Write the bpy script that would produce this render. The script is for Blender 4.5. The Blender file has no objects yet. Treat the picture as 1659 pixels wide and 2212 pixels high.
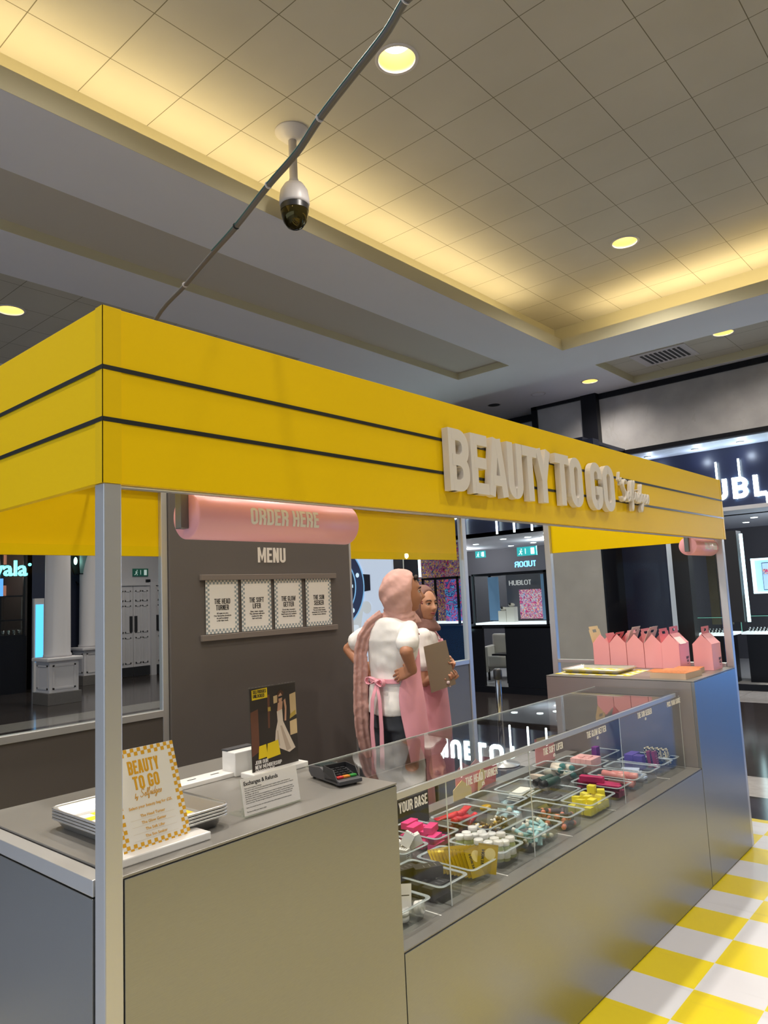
import bpy, bmesh, math, random
from mathutils import Vector, Matrix
from math import sin, cos, pi, radians

random.seed(7)
scene = bpy.context.scene
COL = scene.collection

# ------------------------------------------------------------------ camera
CAM = (-0.77063, -1.46248, 1.6456)
RIGHT = Vector((0.6596, -0.7502, -0.0460))
DOWN = Vector((0.0564, 0.1104, -0.9923))
FWD = Vector((0.7495, 0.6519, 0.1152))
cd = bpy.data.cameras.new('camera')
cam = bpy.data.objects.new('camera', cd)
COL.objects.link(cam)
z_ = -FWD.normalized()
x_ = (RIGHT - RIGHT.dot(z_) * z_).normalized()
y_ = z_.cross(x_)
cam.matrix_world = Matrix(((x_.x, y_.x, z_.x, CAM[0]), (x_.y, y_.y, z_.y, CAM[1]), (x_.z, y_.z, z_.z, CAM[2]), (0, 0, 0, 1)))
cd.sensor_fit = 'VERTICAL'
cd.sensor_height = 36.0
cd.lens = 36.0 * 1577.9 / 2212
cd.clip_start = 0.05
scene.camera = cam

# ------------------------------------------------------------------ exposure / world
scene.view_settings.view_transform = 'Standard'
scene.view_settings.look = 'None'
scene.view_settings.exposure = -0.02
scene.view_settings.gamma = 1.0
scene.view_settings.use_curve_mapping = False
w = bpy.data.worlds.new('mall_daylight')
scene.world = w
w.use_nodes = True
w.node_tree.nodes['Background'].inputs[0].default_value = (0.66, 0.80, 1.0, 1)
w.node_tree.nodes['Background'].inputs[1].default_value = 1.3

SOF = 5.0      # soffit height
CEIL = 5.7     # raised coffer ceiling
LX, LY = 8.545, 3.145     # inner corner of the coffer lip
WX, WY = 9.48, 3.72       # wall behind the light cove

def area_light(name, loc, size, energy, color, rot=(0, 0, 0), spread=None):
    l = bpy.data.lights.new(name, 'AREA')
    l.shape = 'RECTANGLE'
    l.size, l.size_y = size
    l.energy = energy
    l.color = color
    if spread: l.spread = spread
    o = bpy.data.objects.new(name, l)
    o.location = loc
    o.rotation_euler = rot
    COL.objects.link(o)
    return o
WARM = (1.0, 0.80, 0.42)
# fluorescent cove lighting in the trough behind the coffer lip
area_light('cove_lamp', (-1.5, 3.46, 5.13), (19, 0.12), 100, WARM, (pi, 0, 0))
area_light('cove_lamp', (9.06, -3.4, 5.13), (0.12, 12.4), 84, WARM, (pi, 0, 0))

# ------------------------------------------------------------------ colour / material helpers
def lin(c):
    c = c / 255.0
    return c / 12.92 if c <= 0.04045 else ((c + 0.055) / 1.055) ** 2.4
def rgb(r, g, b):
    return (lin(r), lin(g), lin(b), 1.0)
def new_mat(name):
    m = bpy.data.materials.new(name)
    m.use_nodes = True
    nt = m.node_tree
    return m, nt, nt.nodes['Principled BSDF']
def mat(name, col, rough=0.5, metal=0.0, noise=0.0, nscale=20.0, bump=0.0, bscale=200.0, spec=None, emit=None, estr=0.0, coat=0.0, stretch=None):
    m, nt, b = new_mat(name)
    b.inputs['Base Color'].default_value = rgb(*col)
    b.inputs['Roughness'].default_value = rough
    b.inputs['Metallic'].default_value = metal
    if spec is not None: b.inputs['Specular IOR Level'].default_value = spec
    if coat: b.inputs['Coat Weight'].default_value = coat
    if emit:
        b.inputs['Emission Color'].default_value = rgb(*emit)
        b.inputs['Emission Strength'].default_value = estr
    if noise or bump:
        tc = nt.nodes.new('ShaderNodeNewGeometry')
        mp = nt.nodes.new('ShaderNodeMapping')
        nt.links.new(tc.outputs['Position'], mp.inputs['Vector'])
        if stretch: mp.inputs['Scale'].default_value = stretch
    if noise:
        n = nt.nodes.new('ShaderNodeTexNoise')
        n.inputs['Scale'].default_value = nscale
        n.inputs['Detail'].default_value = 4
        nt.links.new(mp.outputs[0], n.inputs['Vector'])
        mx = nt.nodes.new('ShaderNodeMix')
        mx.data_type = 'RGBA'
        base = rgb(*col)
        mx.inputs[6].default_value = tuple(max(0, v * (1 - noise)) for v in base[:3]) + (1,)
        mx.inputs[7].default_value = tuple(min(1, v * (1 + noise)) for v in base[:3]) + (1,)
        nt.links.new(n.outputs[0], mx.inputs[0])
        nt.links.new(mx.outputs[2], b.inputs['Base Color'])
    if bump:
        n2 = nt.nodes.new('ShaderNodeTexNoise')
        n2.inputs['Scale'].default_value = bscale
        nt.links.new(mp.outputs[0], n2.inputs['Vector'])
        bp = nt.nodes.new('ShaderNodeBump')
        bp.inputs['Strength'].default_value = bump
        bp.inputs['Distance'].default_value = 0.002
        nt.links.new(n2.outputs[0], bp.inputs['Height'])
        nt.links.new(bp.outputs[0], b.inputs['Normal'])
    return m
def emis(name, col, strength):
    m, nt, b = new_mat(name)
    b.inputs['Base Color'].default_value = rgb(*col)
    b.inputs['Emission Color'].default_value = rgb(*col)
    b.inputs['Emission Strength'].default_value = strength
    return m
def glass(name, tint=(255, 255, 255), ior=1.5, rough=0.0, extra=0.0):
    m = bpy.data.materials.new(name)
    m.use_nodes = True
    nt = m.node_tree
    nt.nodes.clear()
    out = nt.nodes.new('ShaderNodeOutputMaterial')
    t = nt.nodes.new('ShaderNodeBsdfTransparent')
    t.inputs[0].default_value = rgb(*tint)
    g = nt.nodes.new('ShaderNodeBsdfGlossy')
    g.inputs['Roughness'].default_value = rough
    fr = nt.nodes.new('ShaderNodeFresnel')
    ge = nt.nodes.new('ShaderNodeNewGeometry')       # keeps the same reflectance on both sides of a thin pane
    mr = nt.nodes.new('ShaderNodeMapRange'); mr.inputs[3].default_value = ior; mr.inputs[4].default_value = 1.0 / ior
    nt.links.new(ge.outputs['Backfacing'], mr.inputs[0]); nt.links.new(mr.outputs[0], fr.inputs[0])
    mx = nt.nodes.new('ShaderNodeMixShader')
    if extra:
        ad = nt.nodes.new('ShaderNodeMath'); ad.operation = 'ADD'; ad.use_clamp = True
        nt.links.new(fr.outputs[0], ad.inputs[0]); ad.inputs[1].default_value = extra
        nt.links.new(ad.outputs[0], mx.inputs[0])
    else:
        nt.links.new(fr.outputs[0], mx.inputs[0])
    nt.links.new(t.outputs[0], mx.inputs[1])
    nt.links.new(g.outputs[0], mx.inputs[2])
    nt.links.new(mx.outputs[0], out.inputs[0])
    return m

def position_mat(name, build, rough=0.5):
    """material whose colour is a function of world position"""
    m, nt, b = new_mat(name)
    geo = nt.nodes.new('ShaderNodeNewGeometry')
    sep = nt.nodes.new('ShaderNodeSeparateXYZ')
    nt.links.new(geo.outputs['Position'], sep.inputs[0])
    b.inputs['Roughness'].default_value = rough
    build(nt, b, geo, sep)
    return m
def math_node(nt, op, a, b=None, c=None):
    n = nt.nodes.new('ShaderNodeMath'); n.operation = op
    for i, v in enumerate((a, b, c)):
        if v is None: continue
        if isinstance(v, (int, float)): n.inputs[i].default_value = v
        else: nt.links.new(v, n.inputs[i])
    return n.outputs[0]
def mix_col(nt, fac, a, b):
    mx = nt.nodes.new('ShaderNodeMix'); mx.data_type = 'RGBA'
    if isinstance(fac, (int, float)): mx.inputs[0].default_value = fac
    else: nt.links.new(fac, mx.inputs[0])
    for i, v in ((6, a), (7, b)):
        if isinstance(v, tuple): mx.inputs[i].default_value = v
        else: nt.links.new(v, mx.inputs[i])
    return mx.outputs[2]
def noise_out(nt, geo, scale, detail=3, stretch=None):
    n = nt.nodes.new('ShaderNodeTexNoise'); n.inputs['Scale'].default_value = scale; n.inputs['Detail'].default_value = detail
    if stretch:
        mp = nt.nodes.new('ShaderNodeMapping'); mp.inputs['Scale'].default_value = stretch
        nt.links.new(geo.outputs['Position'], mp.inputs['Vector']); nt.links.new(mp.outputs[0], n.inputs['Vector'])
    else:
        nt.links.new(geo.outputs['Position'], n.inputs['Vector'])
    return n.outputs[0]

# ceiling tile grid
def build_tiles(nt, b, geo, sep):
    fx = math_node(nt, 'PINGPONG', math_node(nt, 'ADD', sep.outputs[0], 60 - 3.56 + 0.0), 0.3)
    fy = math_node(nt, 'PINGPONG', math_node(nt, 'ADD', sep.outputs[1], 60 - 0.818), 0.3)
    mn = math_node(nt, 'MINIMUM', fx, fy)
    line = math_node(nt, 'LESS_THAN', mn, 0.0034)
    n = noise_out(nt, geo, 1.2)
    base = mix_col(nt, n, rgb(186, 180, 164), rgb(206, 200, 186))
    nt.links.new(mix_col(nt, line, base, rgb(120, 112, 92)), b.inputs['Base Color'])
M = {}
M['tile_ceiling'] = position_mat('ceiling_tile', build_tiles, 0.9)
M['soffit'] = mat('painted_soffit', (226, 224, 228), 0.85, noise=0.02, nscale=2)
M['cove'] = mat('cream_cove_paint', (200, 192, 160), 0.8)
def build_floor(nt, b, geo, sep):
    n = noise_out(nt, geo, 14, 6)
    big = noise_out(nt, geo, 1.5, 2)
    dark = mix_col(nt, n, rgb(40, 36, 36), rgb(74, 66, 64))
    light = mix_col(nt, n, rgb(165, 160, 158), rgb(196, 192, 190))
    gran = mix_col(nt, n, rgb(46, 44, 52), rgb(84, 80, 90))
    def band(out, lo, hi):
        return math_node(nt, 'MULTIPLY', math_node(nt, 'GREATER_THAN', out, lo), math_node(nt, 'LESS_THAN', out, hi))
    c = dark
    right = math_node(nt, 'GREATER_THAN', sep.outputs[0], 4.7)
    low = math_node(nt, 'LESS_THAN', sep.outputs[1], 4.5)
    w1 = math_node(nt, 'MULTIPLY', band(sep.outputs[0], 5.40, 6.02), low)
    w2 = math_node(nt, 'MULTIPLY', band(sep.outputs[0], 10.05, 11.3), low)
    g1 = math_node(nt, 'MULTIPLY', band(sep.outputs[0], 4.7, 5.34), low)
    w3 = math_node(nt, 'MULTIPLY', band(sep.outputs[1], 9.55, 10.35), math_node(nt, 'LESS_THAN', sep.outputs[0], 9))
    c = mix_col(nt, math_node(nt, 'MULTIPLY', math_node(nt, 'LESS_THAN', sep.outputs[0], -.34), math_node(nt, 'LESS_THAN', sep.outputs[1], 7.0)), c, mix_col(nt, n, rgb(132, 142, 162), rgb(162, 172, 192)))
    c = mix_col(nt, g1, c, gran)
    c = mix_col(nt, w1, c, light)
    c = mix_col(nt, w2, c, light)
    c = mix_col(nt, w3, c, mix_col(nt, n, rgb(120, 116, 112), rgb(150, 146, 140)))
    gx = math_node(nt, 'PINGPONG', math_node(nt, 'ADD', sep.outputs[0], 60.0), 0.3)
    gy = math_node(nt, 'PINGPONG', math_node(nt, 'ADD', sep.outputs[1], 60.0), 0.3)
    ln = math_node(nt, 'LESS_THAN', math_node(nt, 'MINIMUM', gx, gy), 0.003)
    c = mix_col(nt, math_node(nt, 'MULTIPLY', ln, 0.6), c, rgb(90, 84, 82))
    nt.links.new(c, b.inputs['Base Color'])
    b.inputs['Roughness'].default_value = 0.13
M['floor'] = position_mat('polished_stone_floor', build_floor, 0.13)
def build_checker(nt, b, geo, sep):
    fx = math_node(nt, 'FLOOR', math_node(nt, 'DIVIDE', math_node(nt, 'SUBTRACT', sep.outputs[0], 2.659 - 26.3), 0.263))
    fy = math_node(nt, 'FLOOR', math_node(nt, 'DIVIDE', math_node(nt, 'SUBTRACT', sep.outputs[1], 0.0055 - 26.3), 0.263))
    par = math_node(nt, 'MODULO', math_node(nt, 'ADD', fx, fy), 2.0)
    sel = math_node(nt, 'GREATER_THAN', par, 0.5)
    n = noise_out(nt, geo, 3.0, 5)
    sm = noise_out(nt, geo, 2.2, 3, (6.0, 0.6, 1))
    st = nt.nodes.new('ShaderNodeMapRange'); st.inputs[1].default_value = 0.6; st.inputs[2].default_value = 0.78
    st.inputs[3].default_value = 0.0; st.inputs[4].default_value = 0.22
    nt.links.new(sm, st.inputs[0])
    wht = mix_col(nt, n, rgb(214, 212, 216), rgb(226, 224, 228))
    yel = mix_col(nt, n, rgb(228, 204, 28), rgb(240, 216, 44))
    c = mix_col(nt, sel, yel, wht)
    c = mix_col(nt, st.outputs[0], c, rgb(120, 112, 100))
    nt.links.new(c, b.inputs['Base Color'])
M['checker_floor'] = position_mat('checker_vinyl', build_checker, 0.33)

M['yellow'] = mat('yellow_laminate', (244, 202, 0), 0.42, noise=0.012, nscale=3, spec=.17)
M['black'] = mat('black_line', (38, 40, 38), 0.3)
M['alu'] = mat('satin_aluminium', (206, 206, 206), 0.38, metal=0.7)
def brushed(name, col, rough, stretch):
    m, nt, b = new_mat(name)
    b.inputs['Metallic'].default_value = 0.95
    geo = nt.nodes.new('ShaderNodeNewGeometry')
    n = noise_out(nt, geo, 60, 4, stretch)
    nt.links.new(mix_col(nt, n, rgb(*[int(c * 0.96) for c in col]), rgb(*[min(255, int(c * 1.04)) for c in col])), b.inputs['Base Color'])
    mr = nt.nodes.new('ShaderNodeMapRange'); mr.inputs[3].default_value = rough * 0.85; mr.inputs[4].default_value = rough * 1.15
    nt.links.new(n, mr.inputs[0]); nt.links.new(mr.outputs[0], b.inputs['Roughness'])
    bp = nt.nodes.new('ShaderNodeBump'); bp.inputs['Strength'].default_value = 0.08; bp.inputs['Distance'].default_value = 0.001
    nt.links.new(n, bp.inputs['Height']); nt.links.new(bp.outputs[0], b.inputs['Normal'])
    return m
M['steel'] = brushed('brushed_steel_panel', (157, 158, 157), 0.36, (0.6, 8, 8))
M['steel_top'] = brushed('brushed_steel_top', (152, 149, 144), 0.40, (0.5, 10, 10))
M['steel_top'].node_tree.nodes['Principled BSDF'].inputs['Metallic'].default_value = 0.6
M['steel_grey'] = mat('grey_side_panel', (150, 143, 140), 0.42, metal=0.5)
M['menu_wall'] = mat('taupe_wall_panel', (94, 88, 84), 0.6, noise=0.03, nscale=2)
M['pink'] = mat('pink_card', (244, 168, 172), 0.45, noise=0.02, nscale=8)
M['pink_sign'] = mat('pink_lacquer', (244, 176, 184), 0.35)
M['white'] = mat('white_print', (236, 232, 226), 0.5)
M['white_face'] = mat('white_acrylic_letter', (226, 218, 208), 0.35)
M['marble_white'] = mat('white_stone', (232, 230, 226), 0.3, noise=0.03, nscale=12)
M['paper'] = mat('printed_card', (238, 234, 226), 0.55)
M['gold_ink'] = mat('mustard_ink', (226, 168, 30), 0.55)
M['ink'] = mat('black_ink', (40, 38, 38), 0.5)
M['grey_blue'] = mat('grey_blue_ink', (146, 158, 162), 0.55)
M['glass'] = glass('clear_glass', (252, 254, 252), 1.12)
M['case_glass'] = glass('acrylic_glass', (253, 254, 254), 1.22)
M['top_glass'] = glass('counter_top_glass', (248, 250, 250), 1.38, 0.0, 0.0)
M['pan'] = glass('clear_polycarbonate', (240, 244, 243), 1.42, 0.08, 0.03)
M['pan_rim'] = mat('polycarbonate_rim', (214, 224, 226), .12, spec=1.0)
M['pan_rim'].node_tree.nodes['Principled BSDF'].inputs['Alpha'].default_value = .5
M['edge'] = mat('acrylic_edge', (205, 210, 210), 0.2, spec=0.8)
M['plastic_black'] = mat('black_plastic', (44, 44, 47), 0.35)
M['plastic_dark'] = mat('charcoal_plastic', (70, 70, 74), 0.4)
M['screen'] = mat('reader_screen', (40, 56, 58), 0.1)
M['red'] = mat('red_key', (205, 50, 50), 0.4)
M['green'] = mat('green_key', (50, 150, 60), 0.4)
M['orange'] = mat('orange_key', (225, 140, 40), 0.4)
M['tray_metal'] = mat('aluminium_tray', (225, 225, 225), 0.32, metal=.9)
M['shop_black'] = mat('black_shopfront', (20, 20, 25), 0.3, spec=.2)
M['shop_dark'] = mat('charcoal_cladding', (44, 44, 48), 0.5)
M['navy'] = mat('navy_panel', (30, 34, 58), 0.35)
M['led'] = emis('led_white', (235, 255, 252), 9.0)
M['led_soft'] = emis('led_soft', (205, 245, 250), 3.0)
M['lamp'] = emis('warm_lamp', (255, 240, 200), 9.0)
M['lamp_in'] = mat('reflector', (252, 226, 140), 0.5)
M['cam_white'] = mat('camera_housing', (205, 200, 200), 0.4)
def marble(name, lo, hi, vein):
    m, nt, b = new_mat(name)
    geo = nt.nodes.new('ShaderNodeNewGeometry')
    n = noise_out(nt, geo, 2.4, 8)
    v = nt.nodes.new('ShaderNodeTexNoise'); v.inputs['Scale'].default_value = 1.1; v.inputs['Detail'].default_value = 8; v.inputs['Distortion'].default_value = 1.2
    nt.links.new(geo.outputs['Position'], v.inputs['Vector'])
    d = math_node(nt, 'ABSOLUTE', math_node(nt, 'SUBTRACT', v.outputs[0], 0.52))
    k = math_node(nt, 'LESS_THAN', d, 0.006)
    c = mix_col(nt, n, rgb(*lo), rgb(*hi))
    nt.links.new(mix_col(nt, math_node(nt, 'MULTIPLY', k, 0.5), c, rgb(*vein)), b.inputs['Base Color'])
    b.inputs['Roughness'].default_value = 0.3
    return m
M['marble'] = marble('grey_marble', (134, 131, 130), (188, 184, 182), (160, 156, 150))

# ------------------------------------------------------------------ mesh builder
class MB:
    def __init__(self):
        self.v = []; self.f = []; self.m = []; self.mats = []; self.cur = 0; self.sm = []; self.smooth = False
    def use(self, m):
        if isinstance(m, str): m = M[m]
        if m not in self.mats: self.mats.append(m)
        self.cur = self.mats.index(m)
        return self
    def add(self, vs, fs, T=None):
        o = len(self.v)
        for p in vs:
            p = Vector(p)
            self.v.append(T @ p if T else p)
        for f in fs:
            self.f.append([i + o for i in f]); self.m.append(self.cur); self.sm.append(self.smooth)
    def box(self, x0, y0, z0, x1, y1, z1, T=None):
        if x0 > x1: x0, x1 = x1, x0
        if y0 > y1: y0, y1 = y1, y0
        if z0 > z1: z0, z1 = z1, z0
        vs = [(x0, y0, z0), (x1, y0, z0), (x1, y1, z0), (x0, y1, z0), (x0, y0, z1), (x1, y0, z1), (x1, y1, z1), (x0, y1, z1)]
        self.add(vs, [(0, 3, 2, 1), (4, 5, 6, 7), (0, 1, 5, 4), (1, 2, 6, 5), (2, 3, 7, 6), (3, 0, 4, 7)], T)
        return self
    def quad(self, a, b, c, d, T=None):
        self.add([a, b, c, d], [(0, 1, 2, 3)], T); return self
    def prism(self, poly, o, u, v, n, t):
        """extrude the 2-D polygon poly (in axes u,v at o) by t along n"""
        o, u, v, n = map(Vector, (o, u, v, n))
        k = len(poly)
        a = [o + u * p[0] + v * p[1] for p in poly]
        self.add(a + [p + n * t for p in a], [tuple(range(k))[::-1], tuple(range(k, 2 * k))] + [(i, (i + 1) % k, (i + 1) % k + k, i + k) for i in range(k)])
        return self
    def lathe(self, prof, c, axis=(0, 0, 1), n=24, caps=True):
        """prof: list of (radius, height)"""
        ax = Vector(axis).normalized(); c = Vector(c)
        u = ax.orthogonal().normalized(); w_ = ax.cross(u)
        s = self.smooth; self.smooth = True
        vs = []; fs = []
        for r, h in prof:
            for i in range(n):
                a = 2 * pi * i / n
                vs.append(c + ax * h + (u * cos(a) + w_ * sin(a)) * r)
        for j in range(len(prof) - 1):
            for i in range(n):
                i2 = (i + 1) % n
                fs.append((j * n + i, j * n + i2, (j + 1) * n + i2, (j + 1) * n + i))
        if caps:
            fs.append(tuple(range(n))[::-1]); fs.append(tuple((len(prof) - 1) * n + i for i in range(n)))
        self.add(vs, fs); self.smooth = s
        return self
    def cyl(self, c, r, h, axis=(0, 0, 1), n=20):
        s = self.smooth
        ax = Vector(axis).normalized(); c = Vector(c)
        self.lathe([(r, 0), (r, h)], c, ax, n)
        self.sm[-1] = False; self.sm[-2] = False
        self.smooth = s
        return self
    def tube(self, pts, r, n=8, caps=True):
        pts = [Vector(p) for p in pts]
        rs = r if isinstance(r, (list, tuple)) else [r] * len(pts)
        s = self.smooth; self.smooth = True
        vs = []; fs = []
        t0 = (pts[1] - pts[0]).normalized(); u = t0.orthogonal().normalized()
        for k, p in enumerate(pts):
            t = (pts[min(k + 1, len(pts) - 1)] - pts[max(k - 1, 0)]).normalized()
            u = (u - t * u.dot(t))
            u = u.normalized() if u.length > 1e-6 else t.orthogonal().normalized()
            w_ = t.cross(u)
            for i in range(n):
                a = 2 * pi * i / n
                vs.append(p + (u * cos(a) + w_ * sin(a)) * rs[k])
        for j in range(len(pts) - 1):
            for i in range(n):
                i2 = (i + 1) % n
                fs.append((j * n + i, j * n + i2, (j + 1) * n + i2, (j + 1) * n + i))
        if caps:
            fs.append(tuple(range(n))[::-1]); fs.append(tuple((len(pts) - 1) * n + i for i in range(n)))
        self.add(vs, fs); self.smooth = s
        return self
    def ball(self, c, r, n=14, T=None):
        rx, ry, rz = r if isinstance(r, (list, tuple)) else (r, r, r)
        s = self.smooth; self.smooth = True
        vs = []; fs = []
        h = n // 2
        for j in range(1, h):
            t = pi * j / h
            for i in range(n):
                a = 2 * pi * i / n
                vs.append((c[0] + rx * sin(t) * cos(a), c[1] + ry * sin(t) * sin(a), c[2] + rz * cos(t)))
        top = len(vs); vs.append((c[0], c[1], c[2] + rz)); vs.append((c[0], c[1], c[2] - rz))
        for j in range(h - 2):
            for i in range(n):
                i2 = (i + 1) % n
                fs.append((j * n + i, (j + 1) * n + i, (j + 1) * n + i2, j * n + i2))
        for i in range(n):
            i2 = (i + 1) % n
            fs.append((top, i, i2)); fs.append((top + 1, (h - 2) * n + i2, (h - 2) * n + i))
        self.add(vs, fs, T); self.smooth = s
        return self
    def loft(self, rings, caps=True):
        n = len(rings[0]); s = self.smooth; self.smooth = True
        vs = [p for r in rings for p in r]; fs = []
        for j in range(len(rings) - 1):
            for i in range(n):
                i2 = (i + 1) % n
                fs.append((j * n + i, j * n + i2, (j + 1) * n + i2, (j + 1) * n + i))
        if caps:
            fs.append(tuple(range(n))[::-1]); fs.append(tuple((len(rings) - 1) * n + i for i in range(n)))
        self.add(vs, fs); self.smooth = s
        return self
    def build(self, name, parent=None, bevel=0.0, base=None, fixn=True, seg=2):
        me = bpy.data.meshes.new(name)
        off = Vector((0, 0, 0))
        if parent is not None: off = world_loc(parent)
        elif base is not None: off = Vector(base)
        me.from_pydata([tuple(p - off) for p in self.v], [], self.f)
        for m in self.mats: me.materials.append(m)
        for i, p in enumerate(me.polygons):
            p.material_index = self.m[i]; p.use_smooth = self.sm[i]
        me.update()
        if fixn:
            bm = bmesh.new(); bm.from_mesh(me); bmesh.ops.recalc_face_normals(bm, faces=bm.faces); bm.to_mesh(me); bm.free()
        o = bpy.data.objects.new(name, me)
        COL.objects.link(o)
        if parent is not None:
            o.parent = parent
        elif base is not None:
            o.location = base
        if bevel:
            bv = o.modifiers.new('bevel', 'BEVEL'); bv.width = bevel; bv.segments = seg; bv.limit_method = 'ANGLE'; bv.angle_limit = radians(40)
        return o
def world_loc(o):
    p = Vector(o.location); q = o.parent
    while q is not None:
        p = p + Vector(q.location); q = q.parent
    return p
def tag(o, label, cat, group=None, kind=None):
    if label: o['label'] = label
    if cat: o['category'] = cat
    if group: o['group'] = group
    if kind: o['kind'] = kind
    return o
def thing(name, loc, label, cat, group=None):
    o = bpy.data.objects.new(name, None)
    o.empty_display_size = 0.05
    COL.objects.link(o); o.location = loc
    return tag(o, label, cat, group)
def struct(mb, name, label=None, **k):
    o = mb.build(name, **k); o['kind'] = 'structure'
    if label: o['label'] = label
    return o
def B(m):
    return MB().use(m)

# ------------------------------------------------------------------ lettering made of strokes
def arc(cx, cy, r, a0, a1, n=6, ry=None):
    ry = r if ry is None else ry
    return [(cx + r * cos(radians(a0 + (a1 - a0) * i / n)), cy + ry * sin(radians(a0 + (a1 - a0) * i / n))) for i in range(n + 1)]
def glyph(ch, wd, t):
    """strokes (closed?, centre-line points) of a condensed capital; box wd x 1, stroke t"""
    h = t / 2; l, r, b, tp = h, wd - h, h, 1 - h
    k = max(.02, min(0.22, (wd - t) / 2 - .001))
    ring = lambda: arc(r - k, tp - k, k, 0, 90) + arc(l + k, tp - k, k, 90, 180) + arc(l + k, b + k, k, 180, 270) + arc(r - k, b + k, k, 270, 360)
    mid = wd / 2
    G = {
        'O': [(1, ring())],
        '0': [(1, ring())],
        'B': [(0, [(l, 0), (l, 1)]), (0, [(l, tp), (r - k, tp)] + arc(r - k, tp - k, k, 90, 0) + arc(r - k, .5 + k, k, 0, -90) + [(l, .5)]), (0, [(l, b), (r - k, b)] + arc(r - k, b + k, k, -90, 0) + arc(r - k, .5 - k, k, 0, 90) + [(l, .5)])],
        'D': [(0, [(l, 0), (l, 1)]), (0, [(l, tp), (r - k, tp)] + arc(r - k, tp - k, k, 90, 0) + arc(r - k, b + k, k, 0, -90) + [(l, b)])],
        'P': [(0, [(l, 0), (l, 1)]), (0, [(l, tp), (r - k, tp)] + arc(r - k, tp - k, k, 90, 0) + arc(r - k, .45 + k, k, 0, -90) + [(l, .45)])],
        'R': [(0, [(l, 0), (l, 1)]), (0, [(l, tp), (r - k, tp)] + arc(r - k, tp - k, k, 90, 0) + arc(r - k, .5 + k, k, 0, -90) + [(l, .5)]), (0, [(r - k, .5), (r - .01, .34), (r, 0)])],
        'E': [(0, [(l, 0), (l, 1)]), (0, [(l, tp), (wd, tp)]), (0, [(l, .52), (wd - .04, .52)]), (0, [(l, b), (wd, b)])],
        'F': [(0, [(l, 0), (l, 1)]), (0, [(l, tp), (wd, tp)]), (0, [(l, .5), (wd - .04, .5)])],
        'L': [(0, [(l, 0), (l, 1)]), (0, [(l, b), (wd, b)])],
        'I': [(0, [(mid, 0), (mid, 1)])],
        'T': [(0, [(mid, 0), (mid, 1)]), (0, [(0, tp), (wd, tp)])],
        'H': [(0, [(l, 0), (l, 1)]), (0, [(r, 0), (r, 1)]), (0, [(l, .5), (r, .5)])],
        'A': [(0, [(h * .9, 0), (mid - h * .35, 1)]), (0, [(wd - h * .9, 0), (mid + h * .35, 1)]), (0, [(h * 1.5, .27), (wd - h * 1.5, .27)])],
        'V': [(0, [(h * .9, 1), (mid - h * .2, 0)]), (0, [(wd - h * .9, 1), (mid + h * .2, 0)])],
        'Y': [(0, [(h * .9, 1), (mid, .42)]), (0, [(wd - h * .9, 1), (mid, .42)]), (0, [(mid, 0), (mid, .5)])],
        'U': [(0, [(l, 1)] + arc(l + k, b + k, k, 180, 270) + arc(r - k, b + k, k, 270, 360) + [(r, 1)])],
        'C': [(0, [(r, .64)] + arc(r - k, tp - k, k, 0, 90) + arc(l + k, tp - k, k, 90, 180) + arc(l + k, b + k, k, 180, 270) + arc(r - k, b + k, k, 270, 360) + [(r, .36)])],
        'G': [(0, [(r, .66)] + arc(r - k, tp - k, k, 0, 90) + arc(l + k, tp - k, k, 90, 180) + arc(l + k, b + k, k, 180, 270) + arc(r - k, b + k, k, 270, 360) + [(r, .5)]), (0, [(mid, .5 - h), (wd, .5 - h)])],
        'S': [(0, [(r, .70)] + arc(r - k, tp - k, k, 0, 90) + arc(l + k, tp - k, k, 90, 180) + [(l, .68), (r, .34)] + arc(r - k, b + k, k, 0, -90) + arc(l + k, b + k, k, 270, 180) + [(l, .30)])],
        'J': [(0, [(r, 1)] + arc(r - k, b + k, k, 0, -90) + arc(l + k, b + k, k, 270, 180) + [(l, .3)])],
        'K': [(0, [(l, 0), (l, 1)]), (0, [(l, .38), (r, 1)]), (0, [(l + .1, .5), (r + .01, 0)])],
        'M': [(0, [(l, 0), (l, 1)]), (0, [(r, 0), (r, 1)]), (0, [(l, 1), (mid, .25), (r, 1)])],
        'N': [(0, [(l, 0), (l, 1)]), (0, [(r, 0), (r, 1)]), (0, [(l, 1), (r, 0)])],
        'W': [(0, [(h * .8, 1), (wd * .27, 0)]), (0, [(wd * .27, 0), (mid, .85), (wd * .73, 0)]), (0, [(wd - h * .8, 1), (wd * .73, 0)])],
        'X': [(0, [(h, 0), (r, 1)]), (0, [(h, 1), (r, 0)])],
        '2': [(0, [(l, .72)] + arc(l + k, tp - k, k, 180, 90) + arc(r - k, tp - k, k, 90, 0) + [(r, .6), (l, b)]), (0, [(0, b), (wd, b)])],
        '5': [(0, [(r, tp), (l, tp), (l, .55), (r - k, .58)] + arc(r - k, .58 - k, k, 90, 0) + arc(r - k, b + k, k, 0, -90) + arc(l + k, b + k, k, 270, 190))],
        '£': [(0, [(0, b), (wd, b)]), (0, [(l + .06, b), (l + .06, .7)] + arc(l + .06 + k * .8, .72, k * .8, 180, 20)), (0, [(0, .48), (wd * .75, .48)])],
        '-': [(0, [(0, .5), (wd * .7, .5)])],
        '.': [(0, [(h, 0), (h, t)])],
        '&': [(1, ring())],
    }
    return G.get(ch, [])
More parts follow.
